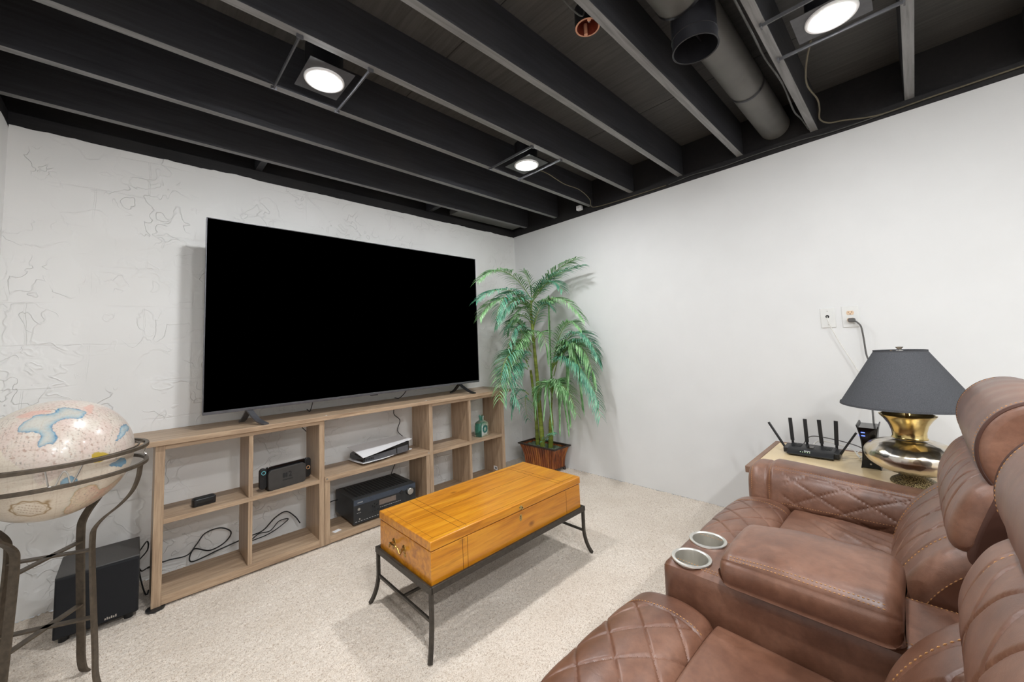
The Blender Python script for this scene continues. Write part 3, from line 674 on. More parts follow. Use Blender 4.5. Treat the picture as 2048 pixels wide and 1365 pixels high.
build('panel_lettering', m, plain('panel_print', srgb(170, 170, 168), 0.5), t)['kind'] = 'stuff'
m = MB()
for k, (x, z) in enumerate([(-1.78, 0.142), (-1.765, 0.132), (-1.765, 0.152), (-1.75, 0.142), (-1.78, 0.105), (-1.762, 0.108), (-1.742, 0.110), (-1.722, 0.104), (-1.70, 0.106)]): m.lathe([(0, -0.003), (0.0045, -0.003), (0.005, 0)], (x, ay0, z), 12, ax='y')
build('buttons', m, 'blackp', t)
m = MB(); [m.lathe([(0, 0), (0.016, 0), (0.016, 0.012), (0, 0.012)], (x, y, 0.0505), 16) for x in (ax0 + .04, ax1 - .04) for y in (ay0 + .05, ay1 - .05)]; build('rubber_foot', m, 'blackp', t)
t = tag(build('price_sticker', MB().obox((-2.0, -0.335, 0.0512), (.022, .006, 0), (-.004, .014, 0), (0, 0, .0008)), 'white', base=(-2.0, -0.335, 0.05)), 'small white paper tag beside the receiver on the low box floor', 'tag')
# green glass bottle
org = (-0.785, -0.30, 0.40)
t = thing('glass_bottle', 'square teal glass bottle with hollow centre on the right shelf', 'bottle', org)
m = MB(); levels = [(0.0, 0.058, 0.034), (0.004, 0.064, 0.039), (0.09, 0.063, 0.038), (0.112, 0.058, 0.035), (0.126, 0.040, 0.028), (0.132, 0.024, 0.022), (0.150, 0.021, 0.021), (0.165, 0.024, 0.024), (0.170, 0.025, 0.025)]
G = []
for z, hx, hy in levels:
    row = []
    for k in range(64):
        a = 2 * math.pi * k / 64; c, s_ = math.cos(a), math.sin(a); p = 5.0 if z < 0.12 else (3.0 if z < .128 else 2.0)
        q = (abs(c) ** p + abs(s_) ** p) ** (-1 / p); zz = z + (0.004 * math.sin(6 * a) if z > 0.16 else 0)
        row.append((hx * q * c, hy * q * s_, zz))
    G.append(row)
m.grid(G, False, True); m.fan(G[0]); xform(m, org, math.radians(12)); build('body', m, 'glass', t)
m = MB(); m.tube([(0.030 * math.cos(a), -0.0385, 0.062 + 0.030 * math.sin(a)) for a in np.linspace(0, 2 * np.pi, 28, endpoint=False)], 0.003, 8, closed=True); m.lathe([(0.0, 0.002), (0.026, 0.0)], (0, -0.0392, 0.062), 28, ax='y')
xform(m, org, math.radians(12)); build('centre_dimple', m, plain('deep_teal_glass', srgb(30, 96, 90), 0.12), t)

# subwoofer
t = thing('subwoofer', 'black box subwoofer on the carpet by the left wall behind the globe stand', 'speaker', (-3.02, -0.25, 0))
build('cabinet', MB().box(-3.15, -2.893, -0.375, -0.12, 0.025, 0.272), 'subtop', t, bevel=0.004)
build('grille', MB().box(-3.148, -2.895, -0.392, -0.375, 0.03, 0.268), 'grille', t, bevel=0.006)
m = MB(); [m.box(-3.000 + .0065 * k, -2.9955 + .0065 * k, -0.3935, -0.392, 0.042, 0.049 + .003 * (k % 2)) for k in range(6)]; build('maker_badge', m, 'silver', t)
m = MB(); [m.lathe([(0, 0), (0.016, 0), (0.016, 0.025), (0, 0.025)], (x, y, 0.0), 14) for x in (-3.12, -2.925) for y in (-0.345, -0.15)]; build('foot', m, 'blackp', t)
cable('speaker_cable', [(-2.893, -0.13, 0.20), (-2.865, -0.12, 0.235), (-2.862, -0.11, 0.19), (-2.893, -0.11, 0.15)], 0.003, 'rubber', 'black cable loop at the right side of the subwoofer, upper')
cable('speaker_cable', [(-2.893, -0.16, 0.13), (-2.88, -0.13, 0.10), (-2.85, -0.10, 0.10), (-2.80, -0.09, 0.10)], 0.003, 'rubber', 'black cable from the subwoofer running behind the shelf unit')
cable('speaker_cable', [(-2.893, -0.16, 0.125), (-2.885, -0.18, 0.08), (-2.87, -0.20, 0.02), (-2.86, -0.19, 0.004), (-2.855, -0.15, 0.004)], 0.003, 'rubber', 'black cable dropping from the subwoofer to the carpet')

# ---------------------------------------------------------------- wooden chest on its iron stand
t = thing('iron_stand', 'dark iron stand with splayed legs carrying the wooden chest', 'stand', (-1.6, -1.345, 0))
fx0, fx1, fy0, fy1 = -2.095, -1.105, -1.575, -1.112
m = MB()
for y in (fy0, fy1): m.box(fx0, fx1, y - .006, y + .006, 0.226, 0.252)
for x in (fx0, fx1): m.box(x - .006, x + .006, fy0 - .006, fy1 + .006, 0.226, 0.252)
m.box(fx0, fx1, fy0, fy1, 0.228, 0.236); build('top_frame', m, 'iron', t, bevel=0.002)
for sx, x in ((-1, fx0), (1, fx1)):
    for sy, y in ((-1, fy0), (1, fy1)):
        x_, y_ = x - sx * .004, y - sy * .004
        m = MB().bar(bez([(x_, y_, 0.23), (x_, y_, 0.17), (x_ , y_ , 0.12), (x_ + sx * .006, y_ + sy * .006, 0.07), (x_ + sx * .016, y_ + sy * .016, 0.03), (x_ + sx * .028, y_ + sy * .028, 0.0)], 6), 0.014, 0.014, (1, 0, 0)); build('leg', m, 'iron', t)
for x in (fx0 + .006, fx1 - .006): build('stretcher', MB().box(x - .005, x + .005, fy0, fy1, 0.117, 0.127), 'iron', t)
build('stretcher', MB().box(fx0 + .005, fx1 - .005, -1.349, -1.339, 0.117, 0.127), 'iron', t)
t = thing('wooden_chest', 'long honey coloured pine chest with closed lid used as a coffee table', 'chest', (-1.6, -1.345, 0.237))
cx0, cx1, cy0, cy1 = -2.083, -1.117, -1.563, -1.124
build('case', MB().box(cx0, cx1, cy0, cy1, 0.237, 0.372), 'pinex', t, bevel=0.002)
m = MB().box(cx0 - .003, cx1 + .003, cy0 - .004, cy1 + .004, 0.376, 0.4125); build('lid', m, 'pinex', t, bevel=0.004, seg=3)
build('lid_gap', MB().box(cx0 + .004, cx1 - .004, cy0 + .004, cy1 - .004, 0.371, 0.377), 'dkline', t)
m = MB(); zl = 0.4126
for x in (-1.935, -1.90): m.box(x - .0009, x + .0009, cy0 + .012, cy1 - .01, zl, zl + .0003)
for x in (-1.275, -1.245): m.box(x - .0009, x + .0009, cy0 + .012, cy1 - .01, zl, zl + .0003)
m.box(-2.065, -1.24, -1.330, -1.3285, zl, zl + .0003)
for y in (cy0 + .022,): m.box(cx0 + .01, cx1 - .01, y - .0004, y + .0004, zl, zl + .0003)
m.box(cx0 + .022, cx0 + .0228, cy0 + .02, cy1 - .02, zl, zl + .0003)
build('lid_score_lines', m, 'dkline', t)
m = MB()
for x in (-1.93, -1.905, -1.24): m.box(x - .0009, x + .0009, cy0 - .0004, cy0, 0.24, 0.37)
build('case_score_lines', m, 'dkline', t)
m = MB(); el = [(-1.588 + 0.009 * math.cos(q), 0.343 + 0.016 * math.sin(q)) for q in np.linspace(0, 2 * np.pi, 24, endpoint=False)]
m.prism(el, 'y', cy0 - .0015, cy0); kh = build('keyhole_plate', m, 'brass', t)
m = MB().box(-1.5895, -1.5865, cy0 - .0019, cy0 - .0014, 0.336, 0.350); m.lathe([(0, -.0019), (0.003, -.0019), (0.003, 0)], (-1.588, cy0, 0.350), 12, ax='y'); build('keyhole', m, 'hole', kh, base=parent_base(t))
m = MB(); m.lathe([(0, -0.013), (0.006, -0.012), (0.008, -0.008), (0.004, -0.004), (0.010, 0.0)], (-1.588, cy0 - .004, 0.390), 16, ax='y'); build('lid_knob', m, 'brass', t)
def bail(x, s_):
    m = MB(); yc = -1.305; pts = [(x + s_ * .010, yc + .045, 0.315), (x + s_ * .022, yc + .047, 0.303), (x + s_ * .026, yc + .035, 0.322), (x + s_ * .030, yc + .018, 0.330), (x + s_ * .030, yc, 0.328), (x + s_ * .030, yc - .018, 0.330), (x + s_ * .026, yc - .035, 0.322), (x + s_ * .022, yc - .047, 0.303), (x + s_ * .010, yc - .045, 0.315)]
    m.tube(bez(pts, 5), 0.0038, 8); h = build('handle', m, 'brassold', t)
    for e in (-1, 1):
        m = MB().lathe([(0, s_ * .006), (0.008, s_ * .005), (0.015, s_ * .002), (0.016, 0)], (x, yc + e * .045, 0.315), 20, ax='x'); m.tube([(x, yc + e * .045, 0.315), (x + s_ * .016, yc + e * .045, 0.315)], 0.005, 8); m.lathe([(0, s_ * .003), (0.008, s_ * .002), (0.009, 0)], (x, yc + e * .052, 0.292), 14, ax='x'); build('handle_mount', m, 'brassold', h, base=parent_base(t))
bail(cx0, -1); bail(cx1, 1)

# ---------------------------------------------------------------- globe
GC = np.array((-3.127, -0.788, 0.83)); GR = 0.203
t = thing('globe_stand', 'dark bronzed iron floor stand with double ring around the globe', 'globe stand', (GC[0], GC[1], 0))
RR = 0.241
for z, nm in ((0.838, 'upper_ring'), (0.776, 'lower_ring')):
    P = [(GC[0] + RR * math.cos(a), GC[1] + RR * math.sin(a), z) for a in np.linspace(0, 2 * np.pi, 96, endpoint=False)]
    m = MB(); rings = [[(GC[0] + r * math.cos(a), GC[1] + r * math.sin(a), zz) for a in np.linspace(0, 2 * np.pi, 96, endpoint=False)] for r, zz in ((RR + .003, z - .006), (RR + .003, z + .006), (RR - .009, z + .006), (RR - .009, z - .006))]
    m.grid(rings, True, True); build(nm, m, 'brz', t, bevel=0.001)
m = MB(); m.grid([[(GC[0] + r * math.cos(a), GC[1] + r * math.sin(a), zz) for a in np.linspace(0, 2 * np.pi, 96, endpoint=False)] for r, zz in ((0.217, 0.838), (0.217, 0.842), (0.212, 0.842), (0.212, 0.838))], True, True); build('inner_ring', m, 'brz', t)
for a in (0.15, math.pi + 0.15):
    m = MB().tube([(GC[0] + 0.200 * math.cos(a), GC[1] + 0.200 * math.sin(a), 0.84), (GC[0] + 0.238 * math.cos(a), GC[1] + 0.238 * math.sin(a), 0.84)], 0.003, 8); build('pivot_pin', m, 'brz', t)
angs = [54, -22, -128, 156]
for d in angs:
    a = math.radians(d); pr = [(0.158, 0.0), (0.142, 0.022), (0.132, 0.07), (0.128, 0.15), (0.119, 0.30), (0.111, 0.45), (0.109, 0.535), (0.114, 0.568), (0.138, 0.600), (0.180, 0.636), (0.214, 0.678), (0.231, 0.725), (0.237, 0.772)]
    pts = bez([(GC[0] + r * math.cos(a), GC[1] + r * math.sin(a), z) for r, z in pr], 5)
    m = MB().bar(pts, 0.026, 0.007, (-math.sin(a), math.cos(a), 0)); build('leg', m, 'brz', t)
for z in (0.495, 0.262):
    for d0, d1 in ((54, -128), (-22, 156)):
        a0, a1 = math.radians(d0), math.radians(d1); r = 0.108 if z > .4 else 0.119
        p0 = (GC[0] + r * math.cos(a0), GC[1] + r * math.sin(a0), z); p1 = (GC[0] + r * math.cos(a1), GC[1] + r * math.sin(a1), z)
        build('cross_brace', MB().bar([p0, p1], 0.022, 0.006, (-math.sin(a0), math.cos(a0), 0)), 'brz', t)
def ring_letter(a_mid, strokes, w):
    m = MB()
    for st_ in strokes:
        pts = []
        for u, h in st_:
            a = a_mid + u * w / RR; pts.append((GC[0] + (RR - .002) * math.cos(a), GC[1] + (RR - .002) * math.sin(a), 0.782 + h * 0.050))
        m.tube(bez(pts, 5), 0.0022, 8)
    build('compass_letter', m, 'silver', t)
aW = math.radians(-80)
ring_letter(aW, [[(-1, 1), (-.8, 0)], [(-.8, 0), (-.45, .0), (-.2, .55), (0, .8), (.2, .55), (.35, .0), (.5, 0)], [(.5, 0), (.75, .45), (1, 1)]], 0.040)
ring_letter(math.radians(12), [[(.8, .85), (0, 1), (-.7, .75), (0, .5), (.7, .25), (0, 0), (-.8, .15)]], 0.014)
ring_letter(math.radians(192), [[(-.8, 0), (-.8, 1)], [(-.8, 1), (.8, 0)], [(.8, 0), (.8, 1)]], 0.018)
ring_letter(math.radians(100), [[(.7, 1), (-.7, 1)], [(-.7, 1), (-.7, 0)], [(-.7, 0), (.7, 0)], [(-.7, .5), (.5, .5)]], 0.014)
POLY = {"A": [[-0.326, -0.663, 0.673], [-0.303, -0.566, 0.767], [-0.212, -0.499, 0.84], [-0.018, -0.554, 0.832], [0.101, -0.451, 0.887], [0.216, -0.47, 0.856], [0.333, -0.488, 0.807], [0.309, -0.609, 0.73], [0.19, -0.657, 0.73], [0.086, -0.699, 0.71], [0.017, -0.741, 0.671], [0.005, -0.799, 0.601], [0.054, -0.852, 0.521], [0.069, -0.913, 0.402], [0.013, -0.917, 0.399], [-0.083, -0.935, 0.345], [-0.135, -0.898, 0.418], [-0.123, -0.826, 0.55], [-0.179, -0.784, 0.594], [-0.282, -0.754, 0.593]], "B": [[0.747, -0.599, 0.289], [0.825, -0.34, 0.451], [0.902, -0.165, 0.398], [0.868, -0.39, 0.307], [0.784, -0.568, 0.251]], "Y": [[0.499, -0.866, 0.041], [0.512, -0.85, 0.125], [0.602, -0.788, 0.128], [0.667, -0.743, 0.056], [0.662, -0.749, 0.017], [0.562, -0.825, -0.054]], "D": [[0.677, -0.727, -0.116], [0.735, -0.67, -0.107], [0.843, -0.523, -0.124], [0.882, -0.414, -0.223], [0.797, -0.564, -0.218], [0.701, -0.695, -0.161]], "E": [[0.162, -0.942, -0.293], [0.223, -0.958, -0.182], [0.305, -0.938, -0.161], [0.381, -0.879, -0.288], [0.318, -0.881, -0.349]], "F": [[0.164, -0.524, -0.836], [0.26, -0.706, -0.659], [0.328, -0.844, -0.424], [0.457, -0.781, -0.426], [0.658, -0.526, -0.539], [0.836, -0.292, -0.465], [0.746, -0.132, -0.653], [0.553, -0.172, -0.815], [0.372, -0.205, -0.905]], "P": [[-0.395, -0.415, 0.82], [-0.237, -0.391, 0.889], [-0.048, -0.476, 0.878], [-0.063, -0.531, 0.845], [-0.214, -0.487, 0.847], [-0.32, -0.515, 0.795]], "Q": [[0.338, -0.405, 0.849], [0.42, -0.213, 0.882], [0.462, -0.288, 0.839], [0.395, -0.529, 0.751]], "L": [[-0.636, -0.485, 0.6], [-0.372, -0.675, 0.637], [-0.31, -0.757, 0.576], [-0.161, -0.834, 0.528], [-0.137, -0.914, 0.383], [-0.057, -0.966, 0.253], [0.062, -0.956, 0.287], [0.13, -0.98, 0.153], [0.096, -0.995, -0.02], [-0.04, -0.979, -0.2], [-0.162, -0.987, -0.017], [-0.319, -0.899, 0.299], [-0.487, -0.788, 0.376]], "CART": [[-0.167, -0.775, -0.609], [0.019, -0.705, -0.709], [-0.161, -0.865, -0.476], [-0.353, -0.771, -0.53], [-0.181, -0.626, -0.758]], "LAND": [[-0.65, -0.6, 0.45], [-0.487, -0.788, 0.376], [-0.162, -0.987, -0.017], [-0.04, -0.979, -0.2], [0.35, -0.93, 0.02], [0.7, -0.7, -0.05], [0.93, -0.3, -0.05], [0.97, 0.15, 0.1], [0.8, 0.3, 0.5], [0.2, 0.1, 0.97], [-0.5, -0.3, 0.8]]}
def paint_globe():
    nu, nv = 620, 300
    ph = np.linspace(0, 2 * np.pi, nu + 1)[:-1]; th = np.linspace(0.004, np.pi - 0.004, nv)
    D = np.stack([np.sin(th)[None, :] * np.cos(ph)[:, None], np.sin(th)[None, :] * np.sin(ph)[:, None], np.cos(th)[None, :] * np.ones((nu, 1))], -1)
    g = np.random.default_rng(11)
    def fbm(D, f0, octs, seed):
        r = np.random.default_rng(seed); out = np.zeros(D.shape[:2]); amp = 1
        for o in range(octs):
            for _ in range(5):
                k = r.normal(size=3); k /= np.linalg.norm(k); out += amp * np.sin((D @ k) * f0 * 2 ** o * 3 + r.uniform(0, 6.3))
            amp *= 0.6
        return out / 5
    W_ = np.stack([fbm(D, 5, 5, 21), fbm(D, 5, 5, 22), fbm(D, 5, 5, 23)], -1) * 0.045
    Dw = D + W_; Dw /= np.linalg.norm(Dw, axis=-1, keepdims=True)
    cream = np.array([240, 228, 210.]); C_ = np.ones(D.shape) * cream
    n1 = fbm(D, 3, 4, 31)[..., None]; C_ += n1 * np.array([3, 2, 2])
    def sd(poly):
        P = np.array(poly, float); m_ = len(P); Q_ = []
        for i in range(m_):
            a, b, c_, d = P[i - 1], P[i], P[(i + 1) % m_], P[(i + 2) % m_]
            for t_ in (0, .2, .4, .6, .8): Q_.append(0.5 * (2 * b + (c_ - a) * t_ + (2 * a - 5 * b + 4 * c_ - d) * t_ ** 2 + (3 * b - a - 3 * c_ + d) * t_ ** 3))
        P = np.array(Q_); P /= np.linalg.norm(P, axis=1)[:, None]; c = P.mean(0); c /= np.linalg.norm(c)
        e1 = np.cross(c, (0, 0, 1.)); e1 /= np.linalg.norm(e1); e2 = np.cross(c, e1)
        def pj(V):
            w = np.maximum(V @ c, 0.05); return np.stack([V @ e1 / w, V @ e2 / w], -1), (V @ c) > 0.1
        q, ok = pj(Dw); pp, _ = pj(P); n = len(pp); ins = np.zeros(q.shape[:2], bool); dist = np.full(q.shape[:2], 9.0)
        for i in range(n):
            a, b = pp[i], pp[(i + 1) % n]; ab = b - a; tt = np.clip(((q - a) @ ab) / (ab @ ab), 0, 1)
            dist = np.minimum(dist, np.linalg.norm(q - a - tt[..., None] * ab, axis=-1))
            cond = ((a[1] > q[..., 1]) != (b[1] > q[..., 1])); xx = (b[0] - a[0]) * (q[..., 1] - a[1]) / (b[1] - a[1] + 1e-12) + a[0]
            ins ^= cond & (q[..., 0] < xx)
        s_ = np.where(ins, -dist, dist); s_[~ok] = 9; return s_
    def blend(mask, col, k=1.0):
        nonlocal C_
        mk = (mask * k)[..., None]; C_ = C_ * (1 - mk) + np.array(col, float) * mk
    # general land tint, mottled pale pink and cream with fine marks
    land = sd(POLY['LAND']); land2 = sd(POLY['F'])
    lm = np.clip(0.5 - land / 0.03, 0, 1); lf = np.clip(0.5 - land2 / 0.03, 0, 1)
    tint = np.clip(fbm(D, 5, 4, 41) * 0.7 + 0.5, 0, 1)
    blend(lm, (236, 226, 214), 0.8); blend(lm * tint, (232, 208, 198), 0.75); blend(lf * tint, (228, 186, 166), 0.9); blend(lf * (1 - tint), (236, 216, 180), 0.6)
    fine = np.clip(fbm(D, 34, 3, 51) * 1.6 - 0.55, 0, 1); blend(np.clip(lm + lf, 0, 1) * fine, (176, 140, 122), 0.7)
    fine2 = np.clip(fbm(D, 48, 2, 52) * 2.0 - 0.9, 0, 1); blend(np.clip(lm + lf, 0, 1) * fine2, (126, 120, 110), 0.6)
    for k in ('P', 'Q'):
        s_ = sd(POLY[k]); blend(np.clip(0.5 - s_ / 0.03, 0, 1), (238, 188, 172), 0.75)
    for k, inn in (('A', (216, 214, 204)), ('B', (206, 220, 222)), ('D', (120, 160, 186)), ('E', (150, 186, 206))):
        s_ = sd(POLY[k]); w = 0.035 if k == 'A' else 0.025
        blend((s_ < 0) * 1.0, inn, 0.9); blend(np.exp(-np.clip(-s_, 0, 9) / w) * (s_ < 0), (118, 172, 202), 0.9)
        blend(np.exp(-(s_ / 0.006) ** 2), (70, 128, 170), 0.75)
    s_ = land2; blend(np.exp(-(np.abs(s_) / 0.012) ** 2), (206, 168, 112), 0.7); blend(np.exp(-np.clip(s_, 0, 9) / 0.02) * (s_ > 0), (140, 176, 186), 0.35)
    s_ = sd(POLY['Y']); blend(np.clip(0.5 - s_ / 0.012, 0, 1), (208, 176, 52), 0.95)
    # cartouche
    ca = POLY['CART']; c = np.array(ca[0], float); c /= np.linalg.norm(c)
    u = np.array(ca[1]) - np.array(ca[3]); u = u / np.linalg.norm(u); u -= c * (u @ c); u /= np.linalg.norm(u); w = np.cross(c, u)
    if w @ (np.array(ca[2]) - np.array(ca[4])) < 0: w = -w
    x_ = D @ u; y_ = D @ w; fr = (D @ c) > 0.3
    su = 0.5 * abs((np.array(ca[1]) - np.array(ca[3])) @ u); sw = 0.5 * abs((np.array(ca[2]) - np.array(ca[4])) @ w)
    rr = np.sqrt((x_ / su) ** 2 + (y_ / sw) ** 2); an = np.arctan2(y_ / sw, x_ / su)
    ring = np.exp(-((rr - 1 - 0.05 * np.sin(9 * an)) / 0.06) ** 2) * fr; ring2 = np.exp(-((rr - 0.86) / 0.03) ** 2) * fr
    blend(ring, (150, 118, 72), 0.85); blend(ring2, (176, 150, 110), 0.6)
    lines = ((np.abs(((y_ / sw) * 3.2) % 1 - 0.5) < 0.16) & (rr < 0.68) & (np.sin(x_ / su * 38 + np.floor(y_ / sw * 3.2) * 2.1) > -0.3)) * fr; blend(lines * 1.0, (168, 140, 110), 0.6)
    knob = np.exp(-(((x_ / su - 0.55) / 0.16) ** 2 + ((y_ / sw - 1.05) / 0.22) ** 2)) * fr; blend(knob, (150, 118, 72), 0.8)
    for k in range(4): # fine lettering lines in the open sea
        pass
    # faint graticule
    la = np.degrees(th)[None, :] * np.ones((nu, 1)); lo = np.degrees(ph)[:, None] * np.ones((1, nv))
    grat = np.maximum(np.exp(-(((la % 15) - 7.5) / 0.25) ** 2), np.exp(-(((lo % 15) - 7.5) / 0.3) ** 2)); blend(grat, (206, 188, 166), 0.35)
    return D, np.clip(C_ * 0.90, 0, 255) / 255
D, C_ = paint_globe(); nu, nv = D.shape[:2]
me = bpy.data.meshes.new('globe'); V = (D * GR).reshape(-1, 3)
i = np.arange(nu)[:, None]; j = np.arange(nv - 1)[None, :]
q = np.stack([i * nv + j, i * nv + j + 1, ((i + 1) % nu) * nv + j + 1, ((i + 1) % nu) * nv + j], -1).reshape(-1, 4)
me.from_pydata(V.tolist(), [], q.tolist()); me.polygons.foreach_set('use_smooth', [True] * len(q))
lin = np.where(C_ <= 0.04045, C_ / 12.92, ((C_ + 0.055) / 1.055) ** 2.4)
ca = me.color_attributes.new('map_print', 'FLOAT_COLOR', 'POINT'); ca.data.foreach_set('color', np.concatenate([lin.reshape(-1, 3), np.ones((nu * nv, 1))], 1).ravel().astype(np.float32))
gm = NT('printed_globe_paper'); at = gm.n('ShaderNodeAttribute', attribute_name='map_print')
nn = gm.noise(gm.coords(), 160, 4, 0.7); gm.set(gm.mix(gm.ramp(nn, [(0.52, 0.0), (0.62, 0.22)]), at.outputs['Color'], srgb(170, 136, 120)), 0.28, 0, 0.5, Coat_Weight=0.3, Coat_Roughness=0.1)
me.materials.append(gm.m)
g = bpy.data.objects.new('globe', me); COL.objects.link(g); g.location = tuple(GC)
tag(g, 'antique cream world globe resting in the iron ring stand on the left', 'globe')

# ---------------------------------------------------------------- artificial palm in the corner
PB = (-0.135, -0.42, 0)
t = thing('potted_palm', 'tall artificial cane palm with drooping green fronds standing in the corner', 'plant', PB)
pot = thing('planter_pot', 'flared reddish brown slatted square planter pot under the palm', 'planter', (PB[0], PB[1], 0.02))
ph_ = lambda z: (0.082 + 0.030 * ((z - .03) / .19) ** 2.2, 0.180 + 0.045 * ((z - .03) / .19) ** 2.2)
zs = np.linspace(0.03, 0.215, 9)
G = []
for z in zs:
    hx, hy = ph_(z); hx -= .006; hy -= .006; G.append([(PB[0] + a * hx, PB[1] + b * hy, z) for a, b in ((-1, -1), (1, -1), (1, 1), (-1, 1))])
m = MB().grid(G, False, True); m.fan(G[0]); build('pot_body', m, 'pot', pot)
def slat(side, u0, u1):
    m = MB(); rows = []
    for z in zs:
        hx, hy = ph_(z); f = (u1 - u0) * 0.46; uc = (u0 + u1) / 2
        if side in 'lr':
            s_ = -1 if side == 'l' else 1; X0 = PB[0] + s_ * hx
            prof = [(X0 - s_ * .006, (uc - f) * hy), (X0, (uc - f * .7) * hy), (X0 + s_ * .0035, uc * hy), (X0, (uc + f * .7) * hy), (X0 - s_ * .006, (uc + f) * hy)]
            rows.append([(x, PB[1] + y, z) for x, y in prof])
        else:
            s_ = -1 if side == 'f' else 1; Y0 = PB[1] + s_ * hy
            prof = [((uc - f) * hx, Y0 - s_ * .006), ((uc - f * .7) * hx, Y0), (uc * hx, Y0 + s_ * .0035), ((uc + f * .7) * hx, Y0), ((uc + f) * hx, Y0 - s_ * .006)]
            rows.append([(PB[0] + x, y, z) for x, y in prof])
    m.grid(rows); return build('slat', m, 'pot', pot)
for k in range(14): slat('l', -1 + k / 7, -1 + (k + 1) / 7)
for k in range(7): slat('f', -1 + k / 3.5, -1 + (k + 1) / 3.5)
m = MB(); hx, hy = ph_(0.215); hx += .008; hy += .008
m.grid([[(PB[0] + a * (hx - d), PB[1] + b * (hy - d), z) for a, b in ((-1, -1), (1, -1), (1, 1), (-1, 1))] for d, z in ((0, 0.212), (0, 0.224), (0.016, 0.224), (0.016, 0.205), (0.006, 0.212))], True, True); build('pot_rim', m, 'potrim', pot, bevel=0.0015)
m = MB().box(PB[0] - .084, PB[0] + .084, PB[1] - .182, PB[1] + .182, 0.022, 0.034)
for a in (-1, 1):
    for b in (-1, 1): m.lathe([(0, 0), (0.010, 0), (0.016, 0.012), (0.012, 0.022), (0, 0.022)], (PB[0] + a * .078, PB[1] + b * .174, 0.0), 14)
build('footed_base', m, 'potrim', pot)
xs = np.linspace(-.092, .092, 20); ys = np.linspace(-.205, .205, 40)
G = [[(PB[0] + x, PB[1] + y, 0.196 + nrg.normal(0, .004)) for y in ys] for x in xs]
o = build('pot_filler', MB().grid(G), 'moss', pot)
STEMS = [[(-0.12, -0.33, 0.195), (-0.15, -0.345, 0.54), (-0.27, -0.42, 0.92)], [(-0.15, -0.42, 0.195), (-0.17, -0.408, 0.80), (-0.225, -0.42, 1.38), (-0.222, -0.42, 1.58)], [(-0.13, -0.50, 0.195), (-0.16, -0.55, 0.47), (-0.18, -0.59, 0.70), (-0.19, -0.61, 0.95)]]
for st_, r0, r1 in ((STEMS[0], .020, .011), (STEMS[1], .024, .008), (STEMS[2], .023, .006)):
    P = bez(st_, 26); n = len(P); rr = [r0 + (r1 - r0) * (k / n) ** .8 + (0.0022 if k % 6 == 0 else 0) for k in range(n)]
    if st_ is STEMS[2]: rr = [(.023 if k < 22 else .023 - (.017 * min(1, (k - 22) / 14))) + (0.002 if k % 6 == 0 else 0) for k in range(n)]
    build('cane_stem', MB().tube(P, rr, 12), 'cane', t)
